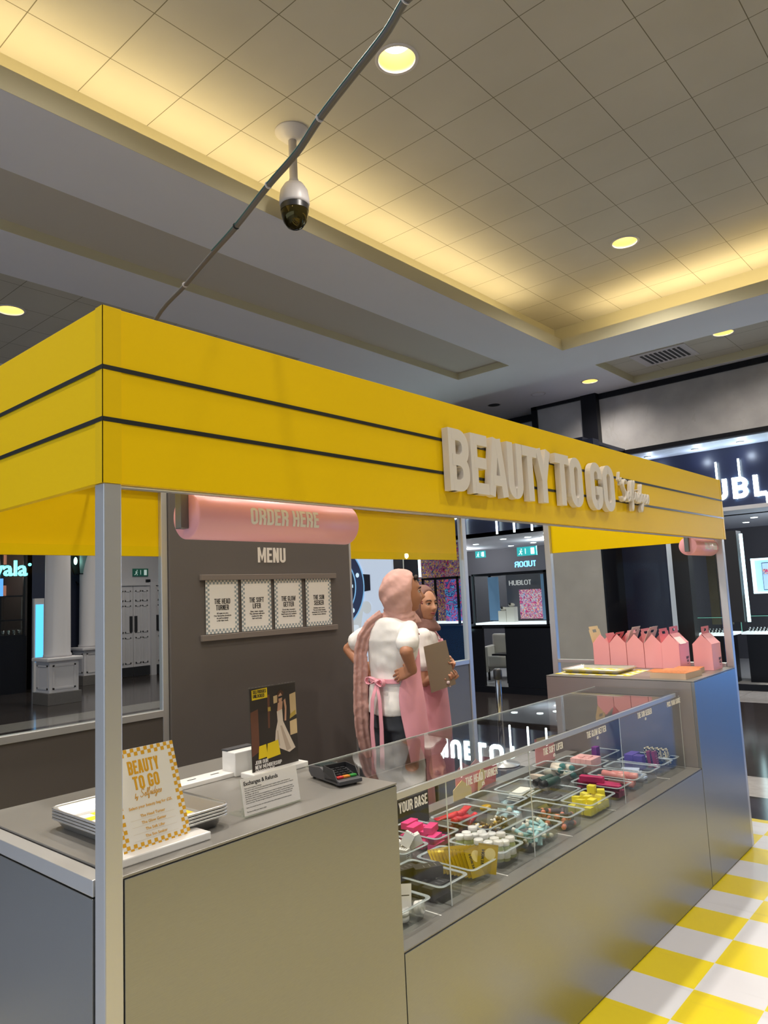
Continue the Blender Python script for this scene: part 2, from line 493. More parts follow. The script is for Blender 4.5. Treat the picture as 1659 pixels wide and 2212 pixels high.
def stroke_poly(pts, t, closed):
    P = [Vector((p[0], p[1])) for p in pts]
    Q = [P[0]]
    for p in P[1:]:
        if (p - Q[-1]).length > 1e-4: Q.append(p)
    if closed and (Q[0] - Q[-1]).length < 1e-4: Q.pop()
    n = len(Q); out = []
    for i in range(n):
        a = Q[i - 1] if (closed or i > 0) else None
        c = Q[(i + 1) % n] if (closed or i < n - 1) else None
        d1 = (Q[i] - a).normalized() if a is not None else None
        d2 = (c - Q[i]).normalized() if c is not None else None
        d = (d1 + d2) if (d1 is not None and d2 is not None) else (d1 if d1 is not None else d2)
        if d.length < 1e-3: d = d1
        d = d.normalized(); nn = Vector((-d.y, d.x))
        s = 1.0
        if d1 is not None and d2 is not None:
            s = 1 / max(0.55, nn.dot(Vector((-d1.y, d1.x))))
        out.append((Q[i] + nn * t / 2 * s, Q[i] - nn * t / 2 * s))
    return out
def put_glyph(mb, ch, mapf, x0, hgt, wd, t, depth, slant=0.0):
    """mapf(u, v, d) -> world point; x0, hgt in metres, wd and t relative to the height"""
    for si, (closed, pts) in enumerate(glyph(ch, wd, t)):
        dd = depth + si * (0.00025 if depth > .005 else 0.00012)
        if len(pts) == 2:      # subdivide straight strokes a little so they follow curved surfaces
            a, b_ = pts; pts = [(a[0] + (b_[0] - a[0]) * i / 4, a[1] + (b_[1] - a[1]) * i / 4) for i in range(5)]
        sp = stroke_poly(pts, t, closed)
        n = len(sp); vs = []; fs = []
        for L, R_ in sp:
            for d in (0, dd):
                for q in (L, R_):
                    vs.append(mapf(x0 + (q.x + slant * q.y) * hgt, q.y * hgt, d))
        rng = n if closed else n - 1
        for i in range(rng):
            j = (i + 1) % n; a = i * 4; c = j * 4
            fs += [(a + 2, a + 3, c + 3, c + 2), (a, a + 2, c + 2, c), (a + 3, a + 1, c + 1, c + 3)]
            if depth > 0.002: fs.append((a + 1, a, c, c + 1))
        if not closed:
            for a in (0, (n - 1) * 4): fs.append((a, a + 1, a + 3, a + 2))
        mb.add(vs, fs)
WD = {'I': .18, 'M': .6, 'W': .66, 'L': .36, 'E': .38, 'F': .37, 'J': .36, '.': .15, '-': .3, 'T': .42}
def text_width(s, t=.145, wd=.44, sp=.07):
    return sum((.24 if c == ' ' else WD.get(c, wd) + sp) for c in s) - sp
def put_text(mb, s, mapf, x0, hgt, width=None, t=.145, depth=.001, align='l', wd=.44, sp=.07, slant=0.0):
    tw = text_width(s, t, wd, sp); sc = 1.0
    if width: sc = width / (tw * hgt)
    x = x0 - (tw * hgt * sc / 2 if align == 'c' else 0)
    for c in s:
        if c == ' ': x += .24 * hgt * sc; continue
        w_ = WD.get(c, wd)
        put_glyph(mb, c, lambda u, v, d, x=x: mapf(x + u * sc, v, d), 0, hgt, w_, t, depth, slant)
        x += (w_ + sp) * hgt * sc
def planar(o, u, v, n):
    o, u, v, n = map(Vector, (o, u, v, n))
    return lambda a, b, d: o + u * a + v * b + n * d
def front(o):      # writing on a face looking towards -y
    return planar(o, (1, 0, 0), (0, 0, 1), (0, -1, 0))
def west(o):       # writing on a face looking towards -x
    return planar(o, (0, -1, 0), (0, 0, 1), (-1, 0, 0))
def put_font(mb, s, o, u, v, size, align='l', bold=0.0, depth=0.0, lh=1.0, width=1.0):
    """text in Blender's built-in face"""
    cu = bpy.data.curves.new('lettering', 'FONT')
    cu.body = s; cu.size = size; cu.offset = bold; cu.extrude = depth; cu.resolution_u = 2; cu.space_line = lh
    cu.align_x = {'l': 'LEFT', 'c': 'CENTER', 'r': 'RIGHT'}[align]
    ob = bpy.data.objects.new('lettering', cu); COL.objects.link(ob)
    dg = bpy.context.evaluated_depsgraph_get(); dg.update()
    me = bpy.data.meshes.new_from_object(ob.evaluated_get(dg))
    o, u, v = Vector(o), Vector(u), Vector(v); n = u.cross(v)
    mb.add([o + u * (p.co.x * width) + v * p.co.y + n * (p.co.z + 0.0006) for p in me.vertices], [tuple(p.vertices) for p in me.polygons])
    bpy.data.objects.remove(ob); bpy.data.curves.remove(cu); bpy.data.meshes.remove(me)
# slanted monoline script for the shop's signature
SCRIPT = {
    'b': (.42, [[(0, .1), (.1, .5), (.18, 1.0), (.13, 1.05), (.08, .5), (.1, .08), (.24, .03), (.36, .2), (.3, .42), (.16, .3)]]),
    'y': (.42, [[(0, .45), (.06, .12), (.2, .06), (.32, .45), (.26, 0), (.14, -.38), (0, -.4), (.04, -.2), (.36, .12)]]),
    'S': (.62, [[(.52, .86), (.42, 1.02), (.22, 1.02), (.12, .82), (.22, .62), (.42, .42), (.44, .16), (.26, 0), (.06, .04), (0, .2)]]),
    'e': (.36, [[(.0, .1), (.24, .3), (.22, .46), (.1, .44), (.04, .2), (.12, .02), (.26, .04), (.36, .16)]]),
    'l': (.24, [[(0, .12), (.18, .7), (.2, 1.02), (.1, 1.0), (.06, .5), (.08, .08), (.24, .12)]]),
    'f': (.28, [[(0, .12), (.16, .7), (.24, 1.02), (.14, 1.04), (.08, .6), (.06, -.3), (.14, -.42), (.2, -.2), (.1, .1), (.28, .14)]]),
    'r': (.3, [[(0, .1), (.1, .46), (.14, .5), (.2, .42), (.18, .1), (.3, .12)]]),
    'i': (.22, [[(0, .1), (.1, .46), (.08, .1), (.12, .02), (.22, .14)], [(.12, .62), (.14, .66)]]),
    'd': (.38, [[(.26, .4), (.12, .46), (.02, .2), (.1, .02), (.22, .14), (.34, 1.0), (.28, .5), (.26, .08), (.38, .12)]]),
    'g': (.38, [[(.26, .4), (.12, .46), (.02, .22), (.1, .04), (.22, .16), (.28, .44), (.22, -.2), (.1, -.42), (0, -.34), (.08, -.14), (.38, .14)]]),
    's': (.3, [[(0, .1), (.16, .48), (.24, .2), (.16, .02), (.04, .06)]]),
}
def put_script(mb, s, mapf, x0, hgt, r, slant=.25, flat=None):
    x = x0
    for c in s:
        w_, strokes = SCRIPT[c]
        for st in strokes:
            pts = []
            for i in range(len(st) - 1):      # Catmull-Rom
                p0 = st[max(i - 1, 0)]; p1 = st[i]; p2 = st[i + 1]; p3 = st[min(i + 2, len(st) - 1)]
                for k in range(4):
                    q = k / 4.0
                    pts.append(tuple(.5 * (2 * p1[j] + (p2[j] - p0[j]) * q + (2 * p0[j] - 5 * p1[j] + 4 * p2[j] - p3[j]) * q * q + (3 * p1[j] - p0[j] - 3 * p2[j] + p3[j]) * q ** 3) for j in (0, 1)))
            pts.append(st[-1])
            mb.tube([mapf(x + (p[0] + slant * p[1]) * hgt, p[1] * hgt, 0 if flat is None else flat) for p in pts], r, 6)
        x += w_ * hgt
    return x
def checker_border(mb, mapf, W, H, n, m, rows=2, lift=.0004):
    cw, chh = W / n, H / m
    for i in range(n):
        for j in range(m):
            if (min(i, n - 1 - i) < rows or min(j, m - 1 - j) < rows) and (i + j) % 2 == 0:
                a = [mapf(i * cw, j * chh, lift), mapf((i + 1) * cw, j * chh, lift), mapf((i + 1) * cw, (j + 1) * chh, lift), mapf(i * cw, (j + 1) * chh, lift)]
                mb.add(a, [(0, 1, 2, 3)])

# ================================================================== THE HALL
# floor
m = B('floor'); m.box(-14, -12, -0.1, 30, 30, 0); struct(m, 'floor', 'dark polished stone mall floor with pale stone bands')
m = B('checker_floor'); m.box(-.35, -5.0, 0.0, 4.83, 3.0, 0.004)
tag(m.build('floor_mat', base=(0.7, -1, 0)), 'yellow and white chequered vinyl laid on the floor around the kiosk', 'floor mat')

# coffered ceiling: tile field, cove wall, lip
m = B('tile_ceiling'); m.box(-12.6, -9.6, CEIL, WX, WY, CEIL + .1); struct(m, 'ceiling', 'beige square ceiling tiles of the raised coffer')
m = B('cove')
m.box(-12.6, WY, SOF + .03, WX + .1, WY + .1, CEIL); m.box(WX, -9.6, SOF + .03, WX + .1, WY, CEIL)       # wall behind the trough
m.box(-12.7, -9.6, SOF, -12.6, WY, CEIL); m.box(-12.6, -9.7, SOF, WX, -9.6, CEIL)
struct(m, 'trim_1', 'cream upstand around the coffer behind its light cove')
m = B('cove')
m.box(-12.6, LY, SOF - .001, LX + .003, LY + .003, SOF + .163); m.box(LX, -9.6, SOF - .001, LX + .003, LY, SOF + .163)
m.box(-12.6, LY + .004, SOF + .03, LX + .08, LY + .08, SOF + .162); m.box(LX + .004, -9.6, SOF + .03, LX + .08, LY, SOF + .162)
struct(m, 'trim_2', 'cream lip of the light cove round the coffer')
# soffit with two shallow recesses and a tiled recess
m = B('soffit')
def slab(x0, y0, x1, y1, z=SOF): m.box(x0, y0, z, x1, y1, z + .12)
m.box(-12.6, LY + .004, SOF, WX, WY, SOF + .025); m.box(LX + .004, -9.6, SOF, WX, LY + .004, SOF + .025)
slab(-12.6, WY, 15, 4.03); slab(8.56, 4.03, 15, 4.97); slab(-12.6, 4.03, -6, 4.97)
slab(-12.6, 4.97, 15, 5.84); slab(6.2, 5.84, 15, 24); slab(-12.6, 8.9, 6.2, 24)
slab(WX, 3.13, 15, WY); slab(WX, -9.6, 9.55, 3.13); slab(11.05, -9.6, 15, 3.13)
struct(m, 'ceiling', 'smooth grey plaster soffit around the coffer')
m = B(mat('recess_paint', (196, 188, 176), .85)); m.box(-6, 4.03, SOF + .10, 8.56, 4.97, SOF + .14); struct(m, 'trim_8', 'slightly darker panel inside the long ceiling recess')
m = B('cove')
m.box(-6, 4.965, SOF + .002, 8.56, 5.0, SOF + .13); m.box(8.555, 4.03, SOF + .002, 8.59, 4.97, SOF + .13)
m.box(9.5, 3.125, SOF + .002, 11.05, 3.16, SOF + .16); m.box(11.045, -9.6, SOF + .002, 11.08, 3.13, SOF + .16)
struct(m, 'trim_3', 'narrow cream edges of the ceiling recesses')
m = B('tile_ceiling'); m.box(9.5, -9.6, SOF + .12, 11.1, 3.16, SOF + .2); m.box(-12.6, 5.8, SOF + .1, 6.25, 9, SOF + .2)
struct(m, 'ceiling', 'tiled recesses in the lower ceiling')

# ------------------------------------------------------------------ downlights
HOLES = []
def downlight(x, y, z, label, r=.13, on=True, energy=60, group=None, name='downlight'):
    t = thing(name, (x, y, z), label, 'ceiling light' if name == 'downlight' else 'speaker', group)
    B('cam_white').lathe([(r * 1.20, -.001), (r * 1.18, -.007), (r * 1.02, -.009), (r, -.004), (r, .003)], (x, y, z), n=32, caps=False).build('trim_ring', t)
    if on:
        HOLES.append((x, y, z, r))
        B('lamp_in').lathe([(r, .0), (r * .97, .03), (r * .86, .09), (r * .74, .13)], (x, y, z), n=32, caps=False).build('reflector', t)
        B('lamp').cyl((x, y, z + .128), r * .76, .004, n=32).build('lens', t)
        l = bpy.data.lights.new('downlight_beam', 'SPOT'); l.energy = energy; l.color = (1.0, 0.935, 0.85)
        l.spot_size = radians(150); l.spot_blend = 1.0; l.shadow_soft_size = r
        lo = bpy.data.objects.new('downlight_beam', l); COL.objects.link(lo); lo.parent = t; lo.location = (0, 0, -.03)
    else:
        B('shop_dark' if name == 'downlight' else 'soffit').cyl((x, y, z - .008), r * .95, .004, n=32).build('lens' if name == 'downlight' else 'grille', t)
    return t
DL = 400
G1 = 'added downlights in the raised tile ceiling'
downlight(3.265, 1.708, CEIL, 'large lit downlight above the cable, nearest one in view', .14, energy=DL)
downlight(7.45, 1.70, CEIL, 'lit downlight far along the tiled coffer, above the cove corner', .14, energy=DL)
for (x, y) in ((1.2, -.4), (1.2, 1.7), (-.92, 1.7), (-5.1, 1.7), (-5.1, -2.5), (-.92, -2.5), (3.27, -2.5), (7.45, -2.5), (-.92, -6.7), (3.27, -6.7)):  # added out of view; the first two brighten the staff and counter
    downlight(x, y, CEIL, 'round lit downlight added to the tiled coffer, out of view', .14, energy=DL * (.65 if y < 0 and x > -2 else 1), group=G1)
downlight(10.31, 3.575, SOF, 'lit downlight in the plain soffit left of the vent recess', .12, energy=190)
downlight(9.95, 1.382, SOF + .12, 'lit downlight inside the tiled recess right of the ceiling vent', .13, energy=190)
downlight(10.33, 5.44, SOF, 'unlit brownish downlight farthest left above the kiosk sign', .11, on=False)
downlight(10.33, 4.54, SOF, 'flat grey round ceiling speaker between two downlights', .11, on=False, name='ceiling_speaker')
downlight(2.545, 6.946, SOF + .10, 'lit downlight at the left edge of the photo above the yellow fascia', .14, energy=150)
for (x, y) in ((2.5, 11), (6.5, 11), (6.7, 6.95), (8.0, 12.5)):  # unseen lamps added to brighten the left background
    downlight(x, y, SOF - .001, 'added downlight over the side mall hidden above the canopy', .12, energy=230, group='added downlights over the side mall')
downlight(-2.5, 6.946, SOF + .10, 'lit downlight added to the left tiled recess, out of view', .14, energy=150)  # another unseen lamp added for the dim left side

def cut_holes():
    holes = [h for h in HOLES]
    dg_targets = [o for o in bpy.data.objects if o.type == 'MESH' and o.name.split('.')[0] == 'ceiling']
    for o in dg_targets:
        zs = [v.co.z for v in o.data.vertices]; xs = [v.co.x for v in o.data.vertices]; ys = [v.co.y for v in o.data.vertices]
        mine = [h for h in holes if abs(h[2] - min(zs)) < .22 or any(abs(h[2] - zz) < .003 for zz in zs)]
        if not mine: continue
        cb = MB()
        for (x, y, z, r) in mine: cb.lathe([(r, -.05), (r, .30)], (x, y, z), n=32)
        cu = cb.build('cutter')
        md = o.modifiers.new('cut', 'BOOLEAN'); md.operation = 'DIFFERENCE'; md.object = cu; md.solver = 'EXACT'; md.use_self = True
        dg = bpy.context.evaluated_depsgraph_get(); dg.update()
        me = bpy.data.meshes.new_from_object(o.evaluated_get(dg))
        o.modifiers.clear()
        if len(me.polygons) > 3: o.data = me
        bpy.data.objects.remove(cu)
cut_holes()
# air vent
t = thing('air_vent', (10.3, 2.2, SOF + .12), 'rectangular ceiling air vent with dark slats beside a downlight', 'vent')
B('cam_white').box(9.95, 1.93, SOF + .108, 10.65, 2.75, SOF + .12).build('vent_frame', t)
mb = B('shop_dark')
for i in range(9): mb.box(10.05, 2.03 + i * .07, SOF + .10, 10.55, 2.065 + i * .07, SOF + .108)
mb.build('slats', t)

# dome camera
cx, cy = 3.283, 2.92
t = thing('security_camera', (cx, cy, CEIL), 'white dome security camera hanging on a pole from the tiled ceiling', 'camera')
B('cam_white').lathe([(.15, 0), (.15, -.012), (.12, -.04), (.085, -.075), (.05, -.085)], (cx, cy, CEIL), n=32).build('ceiling_flange', t)
B('cam_white').lathe([(.036, -.05), (.036, -.44), (.042, -.445), (.042, -.48)], (cx, cy, CEIL), n=20).build('pole', t)
B('cam_white').lathe([(.045, -.475), (.085, -.495), (.118, -.55), (.130, -.62), (.130, -.665), (.124, -.685)], (cx, cy, CEIL), n=36).build('housing', t)
gm = mat('smoked_dome', (70, 62, 30), 0.05, metal=0.75)
B(gm).lathe([(.120, -.683), (.118, -.74), (.113, -.78), (.098, -.83), (.065, -.875), (.03, -.893), (.001, -.896)], (cx, cy, CEIL), n=36).build('dome', t)
B('plastic_black').lathe([(.1215, -.684), (.1205, -.735)], (cx, cy, CEIL), n=36, caps=False).build('dome_band', t)

# hanging cable bundle
path = [(-.32, -1.75, 5.69), (-.2, -1.5, 4.4), (0.02, -1.1, 3.1), (.141, -.858, 2.712), (.177, -.744, 2.698), (.199, -.674, 2.684), (.239, -.552, 2.688), (.287, -.409, 2.693), (.335, -.280, 2.693),
        (.382, -.121, 2.699), (.447, .097, 2.697), (.494, .272, 2.699), (.555, .510, 2.693), (.654, .853, 2.700), (.80, 1.3, 2.6), (.95, 1.7, 2.42), (1.0, 1.98, 2.312)]
t = thing('cable_bundle', path[0], 'grey cable bundle slung from the ceiling down to the kiosk roof', 'cable')
gc = mat('grey_cable', (98, 95, 92), 0.5); tc_ = mat('teal_cable', (50, 96, 92), 0.5)
def smooth_path(p):
    out = []
    for i in range(len(p) - 1):
        a, b_, c, d = [Vector(p[max(0, min(len(p) - 1, k))]) for k in (i - 1, i, i + 1, i + 2)]
        for k in range(5):
            q = k / 5; out.append(.5 * (2 * b_ + (c - a) * q + (2 * a - 5 * b_ + 4 * c - d) * q * q + (3 * b_ - a - 3 * c + d) * q ** 3))
    return out + [Vector(p[-1])]
def offs(pth, ox, oz): return [(p[0] + ox, p[1] + ox * .3, p[2] + oz) for p in pth]
B(gc).tube(smooth_path(path), .0054, 8).build('grey_cable', t)
B(gc).tube(smooth_path(offs(path, .0055, -.0015)), .0040, 8).build('grey_cable', t)
B(tc_).tube(smooth_path(offs(path[:12], -.0046, .003)), .0026, 8).build('teal_cable', t)
for i in (4, 7, 9, 10, 12):
    p = Vector(path[i]); d = (Vector(path[i + 1]) - Vector(path[i - 1])).normalized()
    B('cam_white' if i != 10 else 'plastic_black').cyl(p - d * .001, .0098, .002, d, 12).build('cable_tie', t)

# ================================================================== THE KIOSK
L, D, ZB, ZT = 4.307, 2.05, 1.917, 2.311
# --- canopy
kiosk = thing('market_kiosk', (.03, .03, 0), 'yellow canopied kiosk stand with aluminium posts, black stripes and big raised white letters', 'kiosk')
can = kiosk
ff = B('yellow').box(0, 0, ZB, L, .018, ZT).build('front_fascia', can, bevel=.001)
B('yellow').box(0, .018, ZB, .018, D, ZT).build('left_fascia', can, bevel=.001)
B('yellow').box(L - .018, .018, ZB, L, 1.27, ZT).build('right_fascia', can, bevel=.001)
B('yellow').box(.018, D - .018, ZB, 1.40, D, ZT).build('back_fascia', can, bevel=.001)
B('yellow').box(2.83, D - .018, ZB, 4.13, D, ZT).build('back_fascia', can, bevel=.001)
ytrim = mat('yellow_corner_trim', (236, 196, 0), 0.36, spec=.25)
B(ytrim).box(-.0015, -.0015, ZB - .001, .043, .0, ZT + .001).box(-.0015, -.0015, ZB - .001, 0, .03, ZT + .001).build('corner_trim', can)
B(ytrim).box(L - .02, -.0015, ZB, L + .0015, 0, ZT).box(L, 0, ZB, L + .012, .018, ZT).build('corner_trim', can)
for z in (2.167, 2.051):
    B('black').box(0.0, -.0022, z, L + .0015, -.0005, z + .0103).box(-.0022, -.0022, z, -.0004, D, z + .0103).build('stripe', ff)
lets = [('B', 1.224, 1.343), ('E', 1.357, 1.462), ('A', 1.466, 1.592), ('U', 1.600, 1.706), ('T', 1.712, 1.822), ('Y', 1.820, 1.935),
        ('T', 1.978, 2.096), ('O', 2.103, 2.220), ('G', 2.300, 2.418), ('O', 2.432, 2.552)]
for ch, a, b_ in lets:
    hh = .218; wd = (b_ - a) / hh
    mb = B('white_face'); put_glyph(mb, ch, front((a, -.006, 1.993)), 0, hh, wd, .185 if ch not in 'AY' else .175, .026)
    mb.build('letter', ff, fixn=False)['label'] = 'large white capital %s standing off the fascia' % ch
mb = B('white_face'); put_script(mb, 'by', front((2.615, -.006, 2.150)), 0, .040, .0042, flat=.02); put_script(mb, 'by', front((2.615, -.006, 2.150)), 0, .040, .0042, flat=.012); mb.build('script_lettering', ff)['label'] = 'small script by'
mb = B('white_face')
for fl in (.008, .014, .02): put_script(mb, 'Selfridges', front((2.640, -.006, 2.058)), 0, .098, .0062, slant=.2, flat=fl)
mb.build('script_lettering', ff)['label'] = 'white script name at the end of the big letters'

# --- frame: posts, rails, sills
fr = kiosk
def post(x, y, s=.040, z0=0, z1=ZT - .02):
    mb = B('alu').box(x - s / 2, y - s / 2, z0, x + s / 2, y + s / 2, z1)
    return mb.build('post', fr, bevel=.003)
post(.023, .0205, .041, z1=ZB); post(L - .03, .03, .045); post(1.404, D - .03, .036); post(2.83, D - .03, .036); post(4.20, D - .03, .05)
post(L - .03, 1.275, .045); post(.03, D - .03); post(.025, .80, .04, z1=1.10)
for y in (.03, D - .03):
    B('alu').box(.02, y - .018, 2.262, L - .02, y + .018, 2.300).build('top_rail', fr, bevel=.002)
B('alu').box(.02, .022, ZB - .004, L - .02, .045, ZB + .02).build('fascia_rail', fr, bevel=.002)
for x in (.03, L - .035):
    B('alu').box(x - .018, .02, 2.262, x + .018, D if x < 1 else 1.27, 2.300).build('top_rail', fr, bevel=.002)
B('alu').box(-.4, D - .055, 1.078, 1.385, D - .005, 1.112).build('sill', fr, bevel=.002)
B('alu').box(2.86, D - .055, 1.078, 4.17, D - .005, 1.112).build('sill', fr, bevel=.002)
B('alu').box(L - .055, .055, 1.098, L - .01, 1.25, 1.122).build('sill', fr, bevel=.002)
B('alu').box(.0, .045, 1.062, .038, .80, 1.096).build('side_rail', fr, bevel=.002)
hw = mat('dark_infill_panel', (86, 80, 76), 0.55)
hg = mat('grey_infill_panel', (128, 132, 142), 0.5, metal=.3)
tag(B(hw).box(-.4, D - .045, .02, 1.385, D - .02, 1.078).build('infill_panel', fr), None, None)['label'] = 'dark panel under the left window'
tag(B(hg).box(2.86, D - .045, .02, 4.17, D - .02, 1.078).build('infill_panel', fr), None, None)['label'] = 'blue grey panel under the right window'
for (a, b_) in ((-.4, 1.385), (2.86, 3.42), (3.425, 4.17)):
    B('glass').box(a, D - .035, 1.112, b_, D - .030, ZB + .05).build('window_pane', fr)
B('glass').box(L - .035, .06, 1.122, L - .030, 1.25, 2.25).build('window_pane', fr)
B('edge').box(3.4205, D - .036, 1.112, 3.4235, D - .029, ZB).build('pane_joint', fr)
# --- platform
B(mat('kiosk_floor', (70, 66, 64), 0.5)).box(.92, .74, .004, 4.22, D - .06, .05).build('platform', fr)

# --- menu wall
mw = kiosk
mp_ = B('menu_wall').box(1.425, 1.985, .05, 2.812, 2.015, 2.262).build('menu_panel', mw, bevel=.002)
mb = B('white_face'); put_text(mb, 'MENU', front((2.024, 1.985, 1.884)), 0, .090, width=.218, depth=.0012, t=.16); mb.build('lettering', mp_, fixn=False)
for (z, zz) in ((1.782, 1.813), (1.448, 1.480)):
    B(mat('taupe_rail', (120, 110, 102), .5)).box(1.610, 1.962, z, 2.658, 1.985, zz).build('poster_rail', mp_, bevel=.0015)
txts = [('THE HEAD', 'TURNER', ['All eyes on you.', 'Our favourite products', 'to pull together', 'a full glam look.']),
        ('THE SOFT', 'LIFER', ['Rest, reset, repeat.', 'The ultimate self-care', 'routine for skin,', 'hair and body.']),
        ('THE GLOW', 'GETTER', ['Good skin, incoming.', 'These are the products', "that'll leave you radiating", 'from the inside out.']),
        ('THE SUN', 'SEEKER', ['Holiday starts here.', 'The sun-ready beauty', "essentials you won't want", 'to leave home without.'])]
for i, (a, b_, ls) in enumerate(txts):
    x0 = (1.644, 1.890, 2.139, 2.396)[i]
    W_, H_ = .222, .300
    mb = B('paper').box(x0, 1.978, 1.484, x0 + W_, 1.9795, 1.784)
    f = front((x0, 1.978, 1.484))
    mb.use('grey_blue'); checker_border(mb, f, W_, H_, 18, 24)
    mb.use('ink')
    put_text(mb, a, front((x0, 1.978, 1.484 + .164)), W_ / 2, .030, depth=.0006, align='c', t=.16)
    put_text(mb, b_, front((x0, 1.978, 1.484 + .129)), W_ / 2, .030, depth=.0006, align='c', t=.16)
    for k, s_ in enumerate(ls):
        put_font(mb, s_, (x0 + W_ / 2, 1.9775, 1.484 + .108 - k * .0135), (1, 0, 0), (0, 0, 1), .0125, 'c', bold=.0004)
    tag(mb.build('menu_poster', base=(x0 + W_ / 2, 1.978, 1.484), fixn=False), ['leftmost', 'second from left', 'third from left', 'rightmost'][i] + ' of the four white checker-edged posters under the word MENU', 'poster', 'menu posters held by two rails')

# --- order counter
def counter(name, label, x0, x1, y0, y1, side):
    t = thing(name, ((x0 + x1) / 2, (y0 + y1) / 2, .004), label, 'counter')
    return t
oc = counter('order_counter', 'brushed steel order counter with the refunds notice on top', .0, .912, 0, .78, None)
B('steel').box(.046, 0, .012, .910, .018, 1.092).build('front_panel', oc, bevel=.001)
B('steel').box(0, .046, .012, .016, .78, 1.058).build('side_panel', oc, bevel=.001)
B('steel_grey').box(.896, .018, .012, .912, .78, 1.092).build('end_panel', oc, bevel=.001)
B('steel_top').box(.042, .002, 1.0945, .914, .785, 1.100).build('worktop', oc, bevel=.001)
B('plastic_black').box(.04, .004, 1.091, .91, .78, 1.0945).box(.04, .02, .02, .046, .03, 1.09).build('shadow_gap', oc)
B('shop_dark').box(.04, .03, .02, .89, .77, 1.085).build('carcass', oc)

# --- display counter
CX0, CX1 = .914, 3.470
dc = counter('display_counter', 'long low brushed steel counter with a sunken shelf under glass', CX0, CX1, 0, .72, None)
B('steel').box(CX0, 0, .012, CX1 - .002, .016, .623).build('front_panel', dc, bevel=.0008)
B('steel_top').box(CX0, 0.004, .6255, CX1, .72, .629).build('display_shelf', dc)
B('plastic_black').box(CX0, .003, .620, CX1, .70, .6255).build('shadow_gap', dc)
B('shop_dark').box(CX0 + .005, .02, .02, CX1 - .005, .70, .618).build('carcass', dc)
# glass guard
gg = thing('glass_guard', (2.2, .3, .629), 'clear acrylic guard with metal front edge over the product pans', 'display case')
B('case_glass').box(CX0 + .01, .068, .630, 3.425, .073, 1.020).build('front_pane', gg)
B('top_glass').box(CX0 + .004, .068, 1.0455, 3.435, .572, 1.0505).build('top_pane', gg)
B('alu').box(CX0 + .002, .066, 1.024, 3.36, .078, 1.045).build('front_edge', gg, bevel=.001)
B('edge').box(CX0 + .004, .5725, 1.0450, 3.435, .5750, 1.0510).build('back_edge', gg)
for x in (1.245, 1.785, 2.63, 3.425):
    B('case_glass').box(x - .003, .074, .630, x + .003, .56, 1.044).build('divider_pane', gg)
    B('edge').box(x - .003, .0735, .630, x + .003, .0745, 1.024).build('divider_edge', gg)
labs = [('PICK YOUR BASE', .925, 1.147, .032, None), ('THE HEAD TURNER', 1.350, 1.563, .027, '£25'), ('THE SOFT LIFER', 1.888, 2.064, .027, '£25'), ('THE GLOW GETTER', 2.273, 2.480, .028, '£25'),
        ('THE SUN SEEKER', 2.830, 3.024, .028, '£25'), ('PICK YOUR SAUCE', 3.228, 3.436, .027, None)]
for s_, a, b_, hh, pr in labs:
    mb = B('white'); put_text(mb, s_, front((a, .0678, .987 if hh < .03 else .981)), 0, hh, width=b_ - a - .012, depth=.0006, t=.15)
    if pr: put_text(mb, pr, front(((a + b_) / 2, .0678, .968)), 0, .012, depth=.0006, align='c', t=.15)
    mb.build('lettering', gg, fixn=False)['label'] = 'small white lettering along the top of the front pane'
tag(B(mat('black_backing', (46, 48, 44), .5)).box(.93, .700, .630, 1.93, .712, .90).build('backing_board', base=(1.4, .70, .63)), 'plain black board standing at the left back of the glass case', 'board')
for i, (x, y) in enumerate([(1.167, .06), (1.566, .06), (2.075, .066), (2.5, .066), (3.165, .064)]):
    tag(B('white').box(x - .0025, y, .6292, x + .0025, y + .075, .6300).build('shelf_marker', base=(x, y, .629)), None, None)
    o = bpy.data.objects['shelf_marker' if i == 0 else 'shelf_marker.%03d' % i]
    tag(o, ['short white tape line on the case shelf at its nearest end', 'short white tape line in front of the yellow sachet pan', 'short white tape line in front of the orange capped tube pan', 'short white tape line before the bright pink carton pan', 'short white tape line at the far end of the case shelf'][i], 'tape mark', 'white tape lines on the case shelf')

# --- collect counter
kc = counter('collect_counter', 'tall brushed steel collect counter with pink boxes on top', 3.474, 4.25, 0, .92, None)
B('steel').box(3.476, 0, .012, 4.235, .018, 1.092).build('front_panel', kc, bevel=.001)
B('steel_grey').box(3.474, .018, .012, 3.490, .92, 1.092).build('end_panel', kc, bevel=.001)
B('steel_top').box(3.474, .001, 1.0945, 4.24, .92, 1.100).build('worktop', kc, bevel=.001)
B('plastic_black').box(3.478, .004, 1.091, 4.235, .91, 1.0945).build('shadow_gap', kc)
B('shop_dark').box(3.492, .03, .02, 4.23, .90, 1.085).build('carcass', kc)

# --- roller shaped signs
def roll_sign(name, label, x0, x1, cy_, cz, r, text, tx, tw, th, brx):
    t = thing(name, ((x0 + x1) / 2, cy_, cz), label, 'sign')
    B('pink_sign').lathe([(r - .004, 0), (r, .004), (r, x1 - x0 - .004), (r - .004, x1 - x0)], (x0, cy_, cz), (1, 0, 0), 48).build('drum', t)
    mb = B('white')
    def mf(u, v, d):
        a = (v - th / 2) / r + radians(3)
        return Vector((tx + u, cy_ - (r + .0006 + d) * cos(a), cz + (r + .0006 + d) * sin(a)))
    put_text(mb, text, mf, 0, th, width=tw, depth=.0008, t=.16)
    mb.build('lettering', t, fixn=False)
    B(mat('grey_bracket', (118, 122, 122), .4, metal=.6)).box(x0 - .024, cy_ - .013, cz - .034, x0 - .0, cy_ + .013, ZB + .09).build('bracket', t, bevel=.002)
    return t
roll_sign('hanging_drum_sign', 'pink drum sign reading ORDER HERE hanging over the left counter', .305, .895, .150, 1.876, .0605, 'ORDER HERE', .468, .252, .046, .29)
